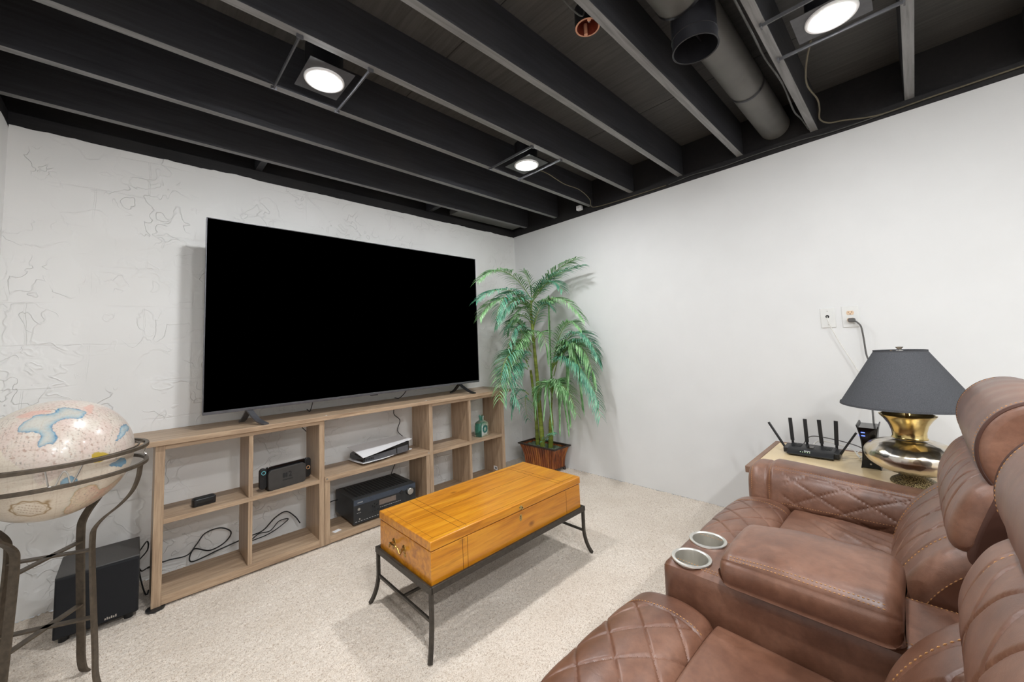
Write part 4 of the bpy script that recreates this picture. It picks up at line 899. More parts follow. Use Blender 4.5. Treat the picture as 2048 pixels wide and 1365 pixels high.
FR = [[-0.22,-0.42,1.56,-0.21,-0.66,1.78,-0.23,-0.97,1.88,0.15,0],[-0.22,-0.42,1.59,-0.22,-0.66,1.72,-0.25,-0.83,1.62,0.13,1],[-0.22,-0.42,1.59,-0.55,-0.43,1.82,-0.88,-0.44,1.71,0.14,0],[-0.22,-0.42,1.56,-0.61,-0.47,1.65,-0.95,-0.5,1.53,0.13,1],[-0.24,-0.42,1.51,-0.57,-0.48,1.62,-0.77,-0.52,1.38,0.15,1],[-0.22,-0.42,1.59,-0.24,-0.43,1.73,-0.33,-0.44,1.85,0.1,0],[-0.19,-0.44,1.49,-0.23,-0.76,1.56,-0.25,-1.04,1.34,0.12,0],[-0.23,-0.42,1.44,-0.33,-0.38,1.59,-0.45,-0.35,1.51,0.13,0],[-0.19,-0.39,1.35,-0.3,-0.38,1.51,-0.49,-0.36,1.34,0.12,0],[-0.19,-0.4,1.3,-0.21,-0.52,1.52,-0.23,-0.7,1.53,0.14,0],[-0.23,-0.42,1.54,-0.19,-0.55,1.69,-0.2,-0.72,1.79,0.14,0],[-0.27,-0.42,1.11,-0.46,-0.45,1.32,-0.6,-0.47,1.12,0.14,1],[-0.29,-0.42,1.02,-0.56,-0.47,1.1,-0.73,-0.5,0.86,0.16,1],[-0.31,-0.42,0.93,-0.58,-0.48,0.97,-0.68,-0.51,0.71,0.16,1],[-0.25,-0.42,1.09,-0.44,-0.46,1.2,-0.6,-0.49,1.03,0.13,0],[-0.19,-0.39,1.16,-0.23,-0.55,1.26,-0.25,-0.62,1.02,0.13,0],[-0.31,-0.42,0.7,-0.41,-0.37,0.73,-0.46,-0.34,0.52,0.12,1],[-0.31,-0.42,0.65,-0.32,-0.38,0.65,-0.26,-0.35,0.45,0.11,1],[-0.26,-0.42,1.16,-0.37,-0.38,1.37,-0.52,-0.35,1.3,0.13,1],[-0.29,-0.42,0.95,-0.47,-0.46,1.08,-0.55,-0.49,0.81,0.14,1],[-0.25,-0.42,1.21,-0.39,-0.45,1.26,-0.45,-0.47,0.96,0.12,0],[-0.19,-0.6,0.65,-0.2,-0.61,1.15,-0.21,-0.63,1.56,0.13,0],[-0.19,-0.61,0.92,-0.21,-0.79,1.3,-0.22,-0.98,1.27,0.13,0],[-0.19,-0.61,0.95,-0.22,-0.92,1.24,-0.24,-1.14,1.05,0.15,1],[-0.19,-0.61,0.97,-0.22,-0.94,1.14,-0.24,-1.1,0.82,0.16,0],[-0.19,-0.61,0.95,-0.23,-0.9,1.01,-0.25,-1.15,0.65,0.16,1],[-0.19,-0.61,0.92,-0.2,-0.84,1.15,-0.21,-0.94,0.74,0.16,0],[-0.19,-0.61,0.9,-0.2,-0.77,1.08,-0.21,-0.79,0.69,0.15,0],[-0.19,-0.6,0.7,-0.19,-0.72,0.81,-0.19,-0.79,0.47,0.13,0],[-0.19,-0.6,0.7,-0.22,-0.51,0.79,-0.24,-0.43,0.52,0.13,0],[-0.19,-0.6,0.7,-0.19,-0.67,0.8,-0.19,-0.67,0.39,0.13,0],[-0.19,-0.6,0.7,-0.23,-0.59,0.79,-0.25,-0.54,0.5,0.12,0],[-0.19,-0.6,0.72,-0.23,-0.78,0.78,-0.25,-0.91,0.56,0.12,0],[-0.19,-0.45,0.21,-0.22,-0.55,0.33,-0.24,-0.65,0.36,0.06,1]]
def frond(B, Mid, T, ln, teal, k):
    r = random.Random(100 + k)
    B, Mid, T = Vector(B), Vector(Mid), Vector(T); Cc = Mid * 2 - (B + T) * 0.5
    N_ = 26; P = [B * (1 - u) ** 2 + Cc * 2 * u * (1 - u) + T * u * u for u in [i / N_ for i in range(N_ + 1)]]
    L = sum((P[i + 1] - P[i]).length for i in range(N_))
    m = MB(); m.tube(P, [0.0042 * (1 - .75 * i / N_) for i in range(N_ + 1)], 6, mi=1)
    nl = max(9, int(L / 0.0205))
    for q in range(nl):
        u = 0.10 + 0.90 * (q + .5) / nl; f = u * N_; i = min(int(f), N_ - 1); p = P[i].lerp(P[i + 1], f - i); tg = (P[i + 1] - P[i]).normalized()
        side = tg.cross(Vector((0, 0, 1)))
        if side.length < 0.25: side = tg.cross(Vector((0.7, -0.7, 0)))
        side.normalize()
        for s_ in (-1, 1):
            if r.random() < 0.05: continue
            l = ln * (0.55 + 0.80 * math.sin(math.pi * min(1, u * 0.82 + 0.12))) * r.uniform(.85, 1.12)
            sp = 1.15 - 0.5 * u
            d = (side * s_ * sp + tg * (0.55 + .5 * u) + Vector((0, 0, 1)) * (0.30 + r.uniform(-.1, .1))).normalized()
            pts = []; cur = p.copy(); dd = d.copy(); seg = 5
            for e in range(seg + 1):
                pts.append(cur.copy()); cur = cur + dd * l / seg; dd = (dd + Vector((0, 0, -1)) * 0.19 * (1 + .25 * e)).normalized()
            wv = d.cross(Vector((0, 0, 1)));
            if wv.length < .1: wv = Vector((1, 0, 0))
            wv.normalize(); wv = (wv + Vector((0, 0, r.uniform(-.5, .5)))).normalized()
            w0 = 0.0054 * r.uniform(.85, 1.15); ws = [0.35, 0.95, 1.0, 0.8, 0.45, 0.04]; vs = []
            for pt, w in zip(pts, ws):
                nrm_ = Vector((0, 0, 0.0016 * w)); vs += [pt - wv * w0 * w + nrm_, pt - nrm_, pt + wv * w0 * w + nrm_]
            fs = []
            for e in range(seg): a_ = e * 3; fs += [(a_, a_ + 1, a_ + 4, a_ + 3), (a_ + 1, a_ + 2, a_ + 5, a_ + 4)]
            m.add([(min(v.x, -.010), min(v.y, -.012), max(v.z, .2)) for v in vs], fs, 0)
    return build('frond', m, ['leaft' if teal else 'leafg', 'rachis'], t, recalc=False)
for k, f in enumerate(FR):
    frond(f[0:3], f[3:6], f[6:9], f[9] * 0.92, f[10], k)
    if k in (0, 3, 4, 7, 8, 9, 12, 13, 14, 18, 20, 23, 25, 26, 28, 29, 31):
        r = random.Random(500 + k); j = lambda a: r.uniform(-a, a)
        frond([f[0] + j(.015), f[1] + j(.015), f[2] + j(.06)], [f[3] + j(.05), f[4] + j(.05), f[5] - .03 + j(.05)], [f[6] + j(.08) * 1.0, f[7] + j(.08), f[8] - .07 + j(.07)], f[9] * 0.85, 1 - f[10] if k % 3 == 0 else f[10], k + 60)

# ---------------------------------------------------------------- wall plates
t = thing('phone_plate', 'white wall plate with a white cable plugged into its middle', 'wall plate', (0.0, -2.594, 1.25))
build('plate', MB().box(-0.006, 0.0, -2.628, -2.560, 1.193, 1.308), 'plate', t, bevel=0.002)
build('jack', MB().lathe([(0, -.002), (0.007, -.002), (0.009, 0)], (-0.006, -2.592, 1.258), 18, ax='x'), 'blackp', t)
m = MB(); [m.lathe([(0, -.001), (.003, -.0008), (.003, 0)], (-0.006, -2.594, z), 10, ax='x') for z in (1.29, 1.21)]; build('plate_screw', m, 'silver', t)
t = thing('power_outlet', 'white duplex outlet plate with ivory socket above a dark plug', 'outlet', (0.0, -2.695, 1.25))
build('plate', MB().box(-0.006, 0.0, -2.732, -2.658, 1.190, 1.311), 'plate', t, bevel=0.002)
for z in (1.272, 1.232):
    pl = [(-2.695 + u, z + w) for u, w in [(0.0165 * math.cos(q), max(-.0115, min(.0115, 0.0165 * math.sin(q)))) for q in np.linspace(0, 2 * np.pi, 32, endpoint=False)]]
    s_ = build('socket', MB().prism(pl, 'x', -0.0085, -0.005), 'ivory', t, bevel=0.0006)
    m = MB().box(-0.0089, -0.008, -2.7035, -2.7015, z - .001, z + .008); m.box(-0.0089, -0.008, -2.6885, -2.6865, z - .001, z + .007); m.lathe([(0, -.0008), (.0025, -.0008), (.0025, 0)], (-0.0082, -2.695, z - .0065), 12, ax='x'); build('slots', m, 'hole', s_, base=parent_base(t))
t = thing('mains_lead', 'grey power cord with a flat plug hanging from the outlet to the modem', 'power cord', (-0.01, -2.70, 1.232))
m = MB().prism([(u - 2.700, w + 1.230) for u, w in rrect(0.032, 0.024, 0.009)], 'x', -0.036, -0.0090); build('plug', m, 'greycord', t, bevel=0.004)
m = MB().tube(bez([(-0.026, -2.712, 1.224), (-0.03, -2.724, 1.214), (-0.03, -2.737, 1.190), (-0.028, -2.742, 1.13), (-0.03, -2.746, 1.04), (-0.035, -2.755, 0.99), (-0.04, -2.752, 0.92), (-0.06, -2.752, 0.84), (-0.11, -2.752, 0.75), (-0.18, -2.755, 0.68), (-0.26, -2.757, 0.62), (-0.325, -2.755, 0.585)], 10), 0.0042, 10); build('cord', m, 'greycord', t)
cable('phone_cable', [(-0.010, -2.592, 1.258), (-0.03, -2.594, 1.25), (-0.034, -2.602, 1.21), (-0.03, -2.64, 1.10), (-0.03, -2.69, 0.98), (-0.03, -2.73, 0.86), (-0.03, -2.745, 0.76), (-0.05, -2.74, 0.64), (-0.10, -2.72, 0.555), (-0.2, -2.68, 0.532), (-0.30, -2.70, 0.528)], 0.0022, 'wcord', 'thin white cable sagging from the phone plate down to the side table')
cable('network_cable', [(-0.262, -2.50, 0.55), (-0.15, -2.52, 0.56), (-0.12, -2.60, 0.545), (-0.16, -2.66, 0.535), (-0.25, -2.69, 0.53), (-0.33, -2.715, 0.54)], 0.003, 'wcord', 'white cable curling behind the router towards the modem')
cable('network_cable', [(-0.262, -2.46, 0.55), (-0.13, -2.48, 0.575), (-0.10, -2.58, 0.565), (-0.13, -2.68, 0.55), (-0.22, -2.73, 0.54), (-0.32, -2.74, 0.55)], 0.0028, 'greycord', 'grey cable arching behind the router towards the modem')

# ---------------------------------------------------------------- side table
TZ = 0.52
t = thing('side_table', 'side table with pale maple top and brown edge between sofa and white wall', 'table', (-0.43, -2.7, 0))
build('tabletop', MB().box(-0.715, -0.14, -3.12, -2.325, TZ - .022, TZ), 'tabletop', t, bevel=0.002)
m = MB()
m.box(-0.735, -0.12, -2.325, -2.300, TZ - .03, TZ + .002); m.box(-0.735, -0.715, -3.14, -2.325, TZ - .03, TZ + .002); m.box(-0.14, -0.12, -3.14, -2.325, TZ - .03, TZ + .002); m.box(-0.715, -0.14, -3.14, -3.12, TZ - .03, TZ + .002)
build('edge_band', m, 'tablerim', t, bevel=0.003)
for x in (-0.70, -0.155):
    for y in (-2.335, -3.105): build('leg', MB().box(x - .02, x + .02, y - .02, y + .02, 0, TZ - .022), 'tablerim', t, bevel=0.003)
build('apron', MB().box(-0.70, -0.155, -2.345, -2.33, TZ - .10, TZ - .022), 'tablerim', t); build('lower_shelf', MB().box(-0.70, -0.155, -3.1, -2.34, 0.16, 0.18), 'tablerim', t)

# router
rx0, rx1, ry0, ry1 = -0.405, -0.265, -2.628, -2.392
t = thing('wifi_router', 'low black router with six raised antennas on the side table', 'router', ((rx0 + rx1) / 2, (ry0 + ry1) / 2, TZ))
m = MB()
prof = [(rx0 + .004, TZ + .006), (rx0, TZ + .012), (rx0 + .022, TZ + .030), (rx0 + .05, TZ + .038), (rx1, TZ + .040), (rx1 + .002, TZ + .008), (rx1 - .01, TZ + .004), (rx0 + .02, TZ + .004)]
m.prism([(x, z) for x, z in prof], 'y', ry0 + .02, ry1 - .02)
m.prism([(rx0 + .03, TZ + .008), (rx0 + .03, TZ + .032), (rx1 - .01, TZ + .036), (rx1 - .01, TZ + .008)], 'y', ry0, ry1)
build('body', m, 'blackp', t, bevel=0.002)
m = MB()
for k in range(7):
    m.box(rx0 + .055, rx1 - .02, ry0 + .035 + k * .006, ry0 + .038 + k * .006, TZ + .038, TZ + .0405); m.box(rx0 + .055, rx1 - .02, ry1 - .038 - k * .006, ry1 - .035 - k * .006, TZ + .038, TZ + .0405)
build('vent_ribs', m, 'blackm', t)
build('centre_plate', MB().box(rx0 + .052, rx1 - .03, -2.520, -2.495, TZ + .038, TZ + .0412), 'gloss', t)
m = MB(); [m.obox((rx0 + .013, -2.47 - k * .010, TZ + .0235), (.0008, 0, .0008), (0, .0014, 0), (-.0008, 0, .001)) for k in range(5)]; build('status_light', m, 'led', t)
m = MB(); [m.obox((rx0 + .019, -2.487 - k * .0045, TZ + .0285), (.0018, 0, .0015), (0, .0014, 0), (-.0003, 0, .0004)) for k in range(6)]; build('maker_mark', m, 'white', t)
for (bx, by), (ex, ey, ez) in (((-0.262, -2.415), (0, -2.410, .172)), ((-0.262, -2.480), (0, -2.478, .172)), ((-0.262, -2.545), (0, -2.540, .174)), ((-0.262, -2.605), (0, -2.612, .176)), ((-0.34, -2.392), (0, -2.322, .150)), ((-0.34, -2.628), (0, -2.697, .140))):
    b = Vector((bx + .004, by, TZ + .025)); e = Vector((bx + .012, ey, TZ + ez)); k = b.lerp(e, .17)
    m = MB().tube([b, k], 0.006, 10); h = build('antenna', MB().bar([k, e], 0.017, 0.009, (0, 1, 0) if abs(ey - by) < .03 else (1, 0, 0)), 'blackp', t, bevel=0.001); build('antenna_hinge', m, 'blackp', h, base=parent_base(t))
# modem
t = thing('modem', 'tall black modem with blue lights standing between router and lamp', 'modem', (-0.3580, -2.745, TZ))
w0 = lambda z: 0.026 + 0.010 * ((z - .09) / .09) ** 2
for s_ in (-1, 1):
    P = [(-2.748 + s_ * w0(z), TZ + z) for z in np.linspace(0, 0.198, 12)] + [(-2.748 + s_ * (w0(z) - .005), TZ + z) for z in np.linspace(0.198, 0, 12)]
    build('side_shell', MB().prism(P, 'x', -0.4400, -0.2880), 'blackp', t)
P = [(-2.748 - w0(z) + .004, TZ + z) for z in np.linspace(0.004, 0.188, 12)] + [(-2.748 + w0(z) - .004, TZ + z) for z in np.linspace(0.188, 0.004, 12)]
build('core', MB().prism(P, 'x', -0.4340, -0.2940), 'gloss', t)
P = [(-2.748 - w0(z) + .005, TZ + z) for z in (0.006, 0.022, 0.038)] + [(-2.748 + w0(z) - .005, TZ + z) for z in (0.038, 0.022, 0.006)]
build('lower_panel', MB().prism(P, 'x', -0.4365, -0.4340), 'blackm', t); build('button', MB().lathe([(0, -.002), (.0035, -.002), (.004, 0)], (-0.4365, -2.748, TZ + .022), 14, ax='x'), 'silver', t)
m = MB()
for z in (0.165, 0.150): m.box(-0.4348, -0.4340, -2.738, -2.724, TZ + z - .002, TZ + z + .002); m.box(-0.4348, -0.4340, -2.718, -2.715, TZ + z - .003, TZ + z + .004)
build('status_light', m, 'ledb', t)

# table lamp
LX, LY = -0.565, -2.89
t = thing('table_lamp', 'hammered metal urn table lamp with wide charcoal shade beside the sofa', 'lamp', (LX, LY, TZ))
m = MB().lathe([(0.0, 0.0), (0.074, 0.0), (0.076, 0.004), (0.072, 0.012), (0.052, 0.026), (0.038, 0.037), (0.036, 0.042), (0, 0.044)], (LX, LY, TZ), 64); build('foot', m, 'knurl', t)
pr = [(0.034, 0.040), (0.055, 0.044), (0.100, 0.058), (0.135, 0.081), (0.149, 0.103), (0.152, 0.119), (0.146, 0.139), (0.122, 0.161), (0.088, 0.175), (0.062, 0.182), (0.056, 0.187)]
m = MB().lathe([(r, z) for r, z in [(p[0], p[2]) for p in bez([(r, 0, z) for r, z in pr], 5)]], (LX, LY, TZ), 96); build('belly', m, 'hammered', t)
pr = [(0.055, 0.184), (0.0565, 0.190), (0.053, 0.195), (0.054, 0.215), (0.062, 0.243), (0.077, 0.268), (0.088, 0.281), (0.090, 0.285), (0.086, 0.286), (0.072, 0.270), (0.02, 0.266), (0.0, 0.266)]
m = MB().lathe(pr, (LX, LY, TZ), 72); build('neck', m, 'brass', t)
m = MB().tube([(LX, LY, TZ + .27), (LX, LY, TZ + .56)], 0.006, 12); m.lathe([(0, .30), (.014, .30), (.016, .33), (.014, .365), (0, .37)], (LX, LY, TZ), 20)
m.tube([(LX + .012, LY, TZ + .31), (LX + .035, LY - .012, TZ + .31)], 0.003, 8); build('socket_stem', m, 'brassold', t)
m = MB(); q = np.linspace(0, 2 * np.pi, 96, endpoint=False); sr0, sr1, sz0, sz1 = 0.216, 0.083, 0.324, 0.558
m.grid([[(LX + r * math.cos(k), LY + r * math.sin(k), TZ + z) for k in q] for r, z in ((sr0, sz0), (sr0 - .001, sz0 + .002), (sr1, sz1 - .001), (sr1 - .001, sz1), (sr1 - .002, sz1 - .002), (sr0 - .003, sz0 + .001), (sr0, sz0))], False, True); sh = build('lamp_shade', m, 'shade', t)
for r, z in ((sr0 - .001, sz0 + .003), (sr1 + .0008, sz1 - .003)):
    build('shade_hem', MB().grid([[(LX + rr * math.cos(k), LY + rr * math.sin(k), TZ + zz) for k in q] for rr, zz in ((r + .0016, z - .004), (r + (.0001 if r > .1 else .0024), z + .004))], False, True), 'shade', sh, base=parent_base(t))
m = MB(); [m.tube([(LX, LY, TZ + sz1 - .012), (LX + sr1 * .97 * math.cos(k), LY + sr1 * .97 * math.sin(k), TZ + sz1 - .004)], 0.0016, 6) for k in (0.4, 2.5, 4.6)]; build('shade_spider', m, 'brassold', t)
m = MB().lathe([(0, .548), (.010, .548), (.012, .556), (.006, .560), (.008, .566), (.0135, .572), (.0, .576)], (LX, LY, TZ), 24); build('finial', m, 'silver', t)

# ---------------------------------------------------------------- reclining sofa
SB = (-1.72, -2.75, 0)
sofa = thing('reclining_sofa', 'brown quilted leather two seat reclining sofa with middle console and cup holders', 'sofa', SB)
L_ = 'leather'
def part(name, mb, mat=L_, parent=None, **kw): return build(name, mb, mat, parent or sofa, base=SB, **kw)
part('base', MB().box(-2.68, -0.78, -3.25, -2.42, 0.03, 0.36), 'under', bevel=0.01)
SEATS = [(-1.612, -0.985), (-2.49, -1.862)]
stitch = MB()
def seat(x0, x1, k):
    xc = (x0 + x1) / 2; hw = (x1 - x0) / 2
    qf = quilt(0.128, 0.105, (xc, 0.05), 0.0038, 0.0025, 0.0016)
    P = [(-2.540, 0.40), (-2.538, 0.440), (-2.520, 0.466), (-2.475, 0.480), (-2.42, 0.480), (-2.365, 0.466), (-2.325, 0.430), (-2.302, 0.37), (-2.30, 0.28), (-2.315, 0.17), (-2.36, 0.13), (-2.46, 0.14), (-2.53, 0.25)]
    def disp(s, a, R):
        edge = sstep(a, x0 + .085, x0 + .097) * (1 - sstep(a, x1 - .097, x1 - .085)); front = (R[..., 1] > 0.2)
        g = qf(a + 0 * s, s + 0 * a) * edge * front
        seam = -0.0035 * (np.exp(-((a - x0 - .091) / .004) ** 2) + np.exp(-((a - x1 + .091) / .004) ** 2))
        crown = 0.012 * (1 - ((a - xc) / hw) ** 2)
        return g + seam + crown
    c = Cushion(P, 'x', x0, x1, 0.035, 330, 190, disp); part('front_cushion', c.mesh())
    for a in (x0 + .084, x0 + .098 - .0 if False else x0 + .084, x1 - .084):
        stitch_path(stitch, c.across(a, (-2.530, 0.455), (-2.302, 0.30)))
    # sitting pad: smooth, softly creased towards the back
    nxp, nyp = 90, 90; u = np.linspace(0, 1, nxp)[:, None]; v = np.linspace(0, 1, nyp)[None, :]
    X = x0 + .004 + (x1 - x0 - .008) * u + 0 * v; Yb = -2.536 - 0.42 * v + 0 * u
    Zt = 0.462 - 0.012 * v + 0.014 * (1 - (2 * u - 1) ** 4) * (1 - v ** 6) - 0.03 * np.exp(-(v / .018) ** 2) - 0.03 * (np.exp(-(u / .02) ** 2) + np.exp(-((1 - u) / .02) ** 2))
    r = np.random.default_rng(60 + k)
    for q in range(9 if k == 0 else 4):
        a0 = r.uniform(.25, .75); sl = r.uniform(-.35, .2) * (1 if k == 0 else .6); ph0 = a0 + sl * (1 - v) + 0.05 * np.sin(4 * v + q)
        Zt = Zt + (0.0062 if k == 0 else .0022) * np.exp(-((u - ph0) / .014) ** 2) * sstep(v, .25, .75) * r.choice([-1, 1])
    if k == 0:
        for q, (u0, u1, h_) in enumerate(((.93, .20, .009), (.97, .38, .010), (.99, .55, .008), (1.0, .68, .009), (1.02, .82, .008), (.80, .10, .006), (.55, .02, .005))):
            cu = u0 + (u1 - u0) * v ** .85 + .012 * np.sin(9 * v + q); Zt = Zt + h_ * (np.exp(-((u - cu) / .020) ** 2) - .6 * np.exp(-((u - cu - .035) / .022) ** 2)) * sstep(v, .08, .5)
    if k == 0: # one big pull fold across the far seat
        Zt = Zt + 0.017 * np.exp(-((u - (1.02 - 0.75 * v)) / .055) ** 2) * sstep(v, .05, .4)
    m = MB().grid(np.stack([X, Yb, Zt], -1)); G0 = np.stack([X, Yb, Zt], -1); ed = [tuple(p) for p in np.vstack([G0[:, 0], G0[-1, 1:], G0[-2::-1, -1], G0[0, -2:0:-1]])]
    m.grid([ed, [(p[0], p[1], 0.36) for p in ed]], False, True); part('seat_cushion', m, angle=70)
    # lumbar cushion
    def quiltback(q_, lo, hi, crown_):
        def disp(s, a, R):
            edge = sstep(a, x0 + .100, x0 + .112) * (1 - sstep(a, x1 - .112, x1 - .100)); zz = R[..., 1]; fr = sstep(zz, lo - .01, lo + .01) * (1 - sstep(zz, hi - .01, hi + .01)) * (R[..., 0] > -3.03)
            seam = -0.004 * (np.exp(-((a - x0 - .106) / .004) ** 2) + np.exp(-((a - x1 + .106) / .004) ** 2)) * (R[..., 0] > -3.03)
            return q_(a + 0 * s, s + 0 * a) * edge * fr + seam + crown_ * (1 - ((a - xc) / hw) ** 2)
        return disp
    P = [(-2.92, 0.36), (-2.853, 0.41), (-2.838, 0.46), (-2.852, 0.515), (-2.878, 0.570), (-2.915, 0.622), (-2.955, 0.662), (-2.995, 0.685), (-3.035, 0.665), (-3.05, 0.58), (-3.02, 0.44)]
    c = Cushion(P, 'x', x0 + .002, x1 - .002, 0.045, 300, 150, quiltback(quilt(0.125, 0.30, (xc, .05), 0.0045, 0.0032, 0.0012), .43, .665, 0.005)); part('lumbar_cushion', c.mesh(cap=1), ['leather', 'leatherside'])
    for a_ in (x0 + .002, x1 - .002): stitch_path(stitch, c.across(a_, (-2.842, 0.44), (-2.995, 0.685), .001), 0.0115, 0.008, 0.0015)
    for a in (x0 + .098, x1 - .098): stitch_path(stitch, c.across(a, (-2.838, 0.44), (-2.96, 0.665)), 0.0115, 0.008, 0.0014)
    # upper back cushion
    P = [(-2.985, 0.655), (-2.960, 0.675), (-2.960, 0.715), (-2.978, 0.765), (-3.008, 0.812), (-3.055, 0.84), (-3.11, 0.83), (-3.13, 0.76), (-3.10, 0.67), (-3.04, 0.64)]
    c = Cushion(P, 'x', x0 + .006, x1 - .006, 0.045, 260, 150, quiltback(quilt(0.125, 0.30, (xc, .10), 0.0045, 0.0032, 0.0012), .67, .82, 0.005)); part('upper_back_cushion', c.mesh(cap=1), ['leather', 'leatherside'])
    for a_ in (x0 + .006, x1 - .006): stitch_path(stitch, c.across(a_, (-2.962, 0.68), (-3.055, 0.84), .001), 0.0115, 0.008, 0.0015)
    for a in (x0 + .104, x1 - .104): stitch_path(stitch, c.across(a, (-2.965, 0.67), (-3.04, 0.835)), 0.0115, 0.008, 0.0014)
    # headrest roll
    HR = [(-3.113 + 0.098 * math.cos(q) - 0.010 * math.sin(q), 0.895 + 0.115 * math.sin(q)) for q in np.linspace(0, 2 * np.pi, 60, endpoint=False)]; P = HR[::3]
    c = Cushion(P, 'x', x0 + .020, x1 - .020, 0.020, 120, 60, lambda s, a, R: 0.003 * (1 - ((a - xc) / hw) ** 2) + 0.0008 * np.sin(a * 55 + s * 9)); h = part('headrest', c.mesh())
    for xe in (x0 + .030, x1 - .030):
        m = MB().tube([(xe, -3.113 + (y + 3.113) * .975, .895 + (z - .895) * .975) for y, z in HR], 0.0045, 8, closed=True)
        build('piping', m, 'under', h, base=SB)
    for a in (x0 + .045, x1 - .045): stitch_path(stitch, c.across(a, (-3.02, 0.86), (-3.10, 1.01)), 0.008, 0.005, 0.0009)
    # back shell behind the cushions
    P = [(-2.93, 0.34), (-2.975, 0.58), (-2.985, 0.68), (-3.03, 0.80), (-3.10, 0.88), (-3.19, 0.89), (-3.21, 0.78), (-3.17, 0.38)]
    c = Cushion(P, 'x', x0 + .004, x1 - .004, 0.012, 90, 20); part('back_shell', c.mesh(), 'under')
for k, (a, b) in enumerate(SEATS): seat(a, b, k)

# arms
def arm(xi, s_):
    """xi = inner face x; s_ = +1 when the arm extends towards +x"""
    f = lambda u, w: (xi + s_ * u, w)
    P = [f(0.004, 0.30), f(-0.010, 0.44), f(-0.008, 0.500), f(0.006, 0.555), f(0.040, 0.592), f(0.090, 0.602), f(0.150, 0.598), f(0.195, 0.575), f(0.212, 0.52), f(0.212, 0.30), f(0.205, 0.06), f(0.10, 0.04), f(0.01, 0.08)]
    q_ = quilt(0.155, 0.085, (-2.47, 0.055), 0.0032, 0.0026, 0.0018)
    def disp(s, a, R):
        inner = ((R[..., 0] - xi) * s_ < 0.055) & (R[..., 1] > .42) & (R[..., 1] < .583); inn = inner * sstep(-a, 2.50, 2.52)
        pad = 0.010 * sstep(-a, 2.452, 2.475) * sstep(R[..., 1], 0.44, 0.47)
        seam = -0.004 * np.exp(-((a + 2.450) / .0045) ** 2) * (R[..., 1] > 0.3)
        line = -0.003 * np.exp(-((R[..., 1] - 0.586) / .003) ** 2) * ((R[..., 0] - xi) * s_ < 0.08) * sstep(-a, 2.46, 2.48)
        dip = -0.030 * sstep(R[..., 1], .3, .56) * sstep(-a, 2.45, 2.95)
        return q_(a + 0 * s, s + 0 * a) * inn + pad + seam + line + dip
    c = Cushion(P, 'y', -3.02, -2.372, 0.045, 230, 190, disp); o = part('arm', c.mesh())
    stitch_path(stitch, c.along(f(0.044, 0.594), -2.95, -2.475), .0085, .006, .0009); stitch_path(stitch, c.along(f(0.034, 0.587), -2.95, -2.475), .0085, .006, .0009)
    stitch_path(stitch, c.along(f(-0.010, 0.474), -2.95, -2.50), .0085, .006, .0009)
    stitch_path(stitch, c.across(-2.462, f(-0.010, 0.46), f(0.08, 0.602)), .0085, .006, .0009)
    stitch_path(stitch, c.across(-2.395, f(-0.008, 0.50), f(0.15, 0.598)), .0085, .006, .0009)
arm(-0.982, 1); arm(-2.494, -1)

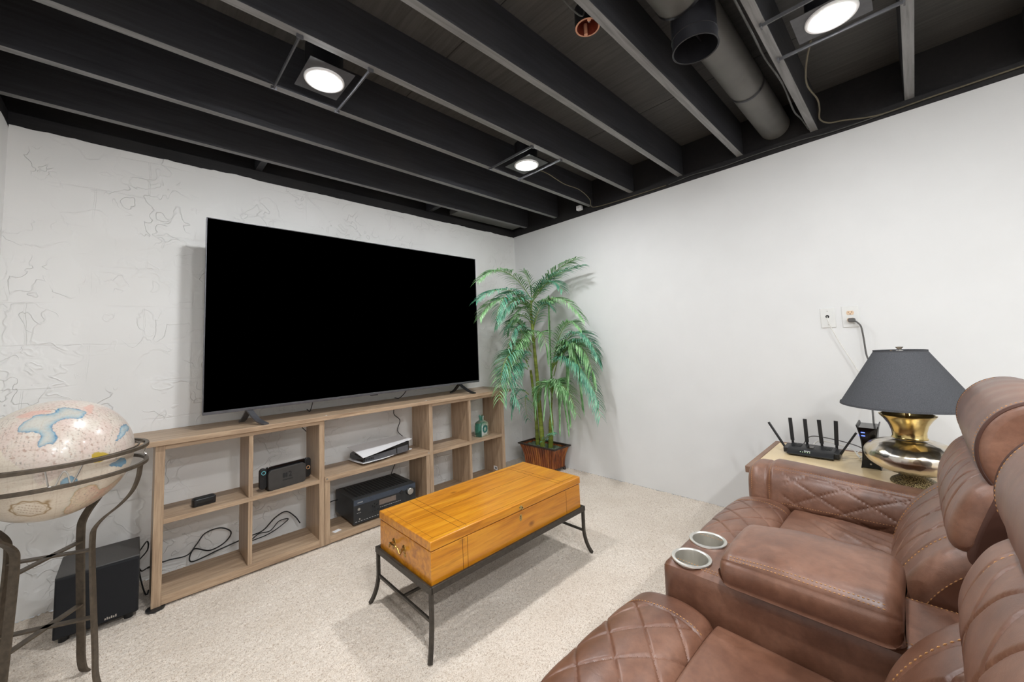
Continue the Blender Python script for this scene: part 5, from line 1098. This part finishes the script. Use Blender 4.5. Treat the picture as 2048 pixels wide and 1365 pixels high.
# console with real cup wells
def make_console():
    x0, x1 = -1.860, -1.612
    f = [(x0, 0.30), (x0 + .002, 0.48), (x0 + .006, 0.535), (x0 + .022, 0.551), (x0 + .06, 0.553), (-1.736, 0.553), (x1 - .06, 0.553), (x1 - .022, 0.551), (x1 - .006, 0.535), (x1 - .002, 0.48), (x1, 0.30), (x1 - .006, 0.08), (x0 + .006, 0.08)]
    def disp(s, a, R): return -0.0028 * np.exp(-((R[..., 0] - x0 - .018) / .0035) ** 2) * (R[..., 1] > .54) - 0.0028 * np.exp(-((R[..., 0] - x1 + .018) / .0035) ** 2) * (R[..., 1] > .54)
    c = Cushion(f, 'y', -3.08, -2.392, 0.035, 140, 60, disp)
    o = part('console', c.mesh())
    for uv in ((x0 + .027, 0.552), (x1 - .027, 0.552)): stitch_path(stitch, c.along(uv, -3.0, -2.42), .0075, .0052, .0010)
    stitch_path(stitch, c.along((x0 + .034, 0.552), -3.0, -2.42), .0075, .0052, .0010)
    cuts = []
    for cx, cy in CUPS:
        m = MB(); m.lathe([(0.0, -0.09), (0.0455, -0.09), (0.0455, 0.05), (0.0, 0.05)], (cx, cy, 0.553), 48)
        k = build('cutter', m, 'under'); cuts.append(k)
        md = o.modifiers.new('cut', 'BOOLEAN'); md.operation = 'DIFFERENCE'; md.object = k; md.solver = 'EXACT'
    bpy.context.view_layer.update()
    dg = bpy.context.evaluated_depsgraph_get(); me = bpy.data.meshes.new_from_object(o.evaluated_get(dg)); o.modifiers.clear(); o.data = me
    me.set_sharp_from_angle(angle=math.radians(38))
    for k in cuts: bpy.data.objects.remove(k)
    for cx, cy in CUPS:
        m = MB().lathe([(0.0415, -0.086), (0.0415, -0.003), (0.0425, 0.002), (0.046, 0.0042), (0.0515, 0.0030), (0.0525, 0.0), (0.047, -0.002), (0.0452, -0.01), (0.0452, -0.088), (0.0, -0.088), (0.0, -0.086), (0.0415, -0.086)], (cx, cy, 0.554), 64)
        part('cup_holder', m, 'steel')
    return c
CUPS = [(-1.798, -2.458), (-1.668, -2.456)]
make_console()
# lidded armrest pad on the console
P = [(-1.925 + .062, 0.556), (-1.875, 0.566), (-1.880, 0.600), (-1.868, 0.628), (-1.835, 0.642), (-1.736, 0.648), (-1.650, 0.643), (-1.618, 0.628), (-1.603, 0.600), (-1.606, 0.566), (-1.62, 0.556), (-1.736, 0.555)]
def pdisp(s, a, R):
    return -0.0035 * np.exp(-((R[..., 1] - 0.617) / .0035) ** 2) - 0.030 * sstep(a, -2.70, -2.555) * sstep(R[..., 1], .57, .645) * 0.5
c = Cushion(P, 'y', -2.882, -2.552, 0.030, 150, 90, pdisp); part('armrest_pad', c.mesh())
for w, sg in ((0.626, -1), (0.632, -1)):
    stitch_path(stitch, c.along((-1.868 if w < .63 else -1.862, w), -2.865, -2.575), .0075, .0054, .0011)
stitch_path(stitch, c.along((-1.605, 0.626), -2.865, -2.575), .0075, .0054, .0011)
part('console_back', MB().box(-1.850, -1.620, -3.19, -3.04, 0.30, 0.80), L_, bevel=0.02, seg=4)
o = part('stitching', stitch, 'thread'); o['kind'] = 'stuff'

# tidy: only the wanted custom properties stay
for o in bpy.data.objects:
    if 'base' in o: del o['base']
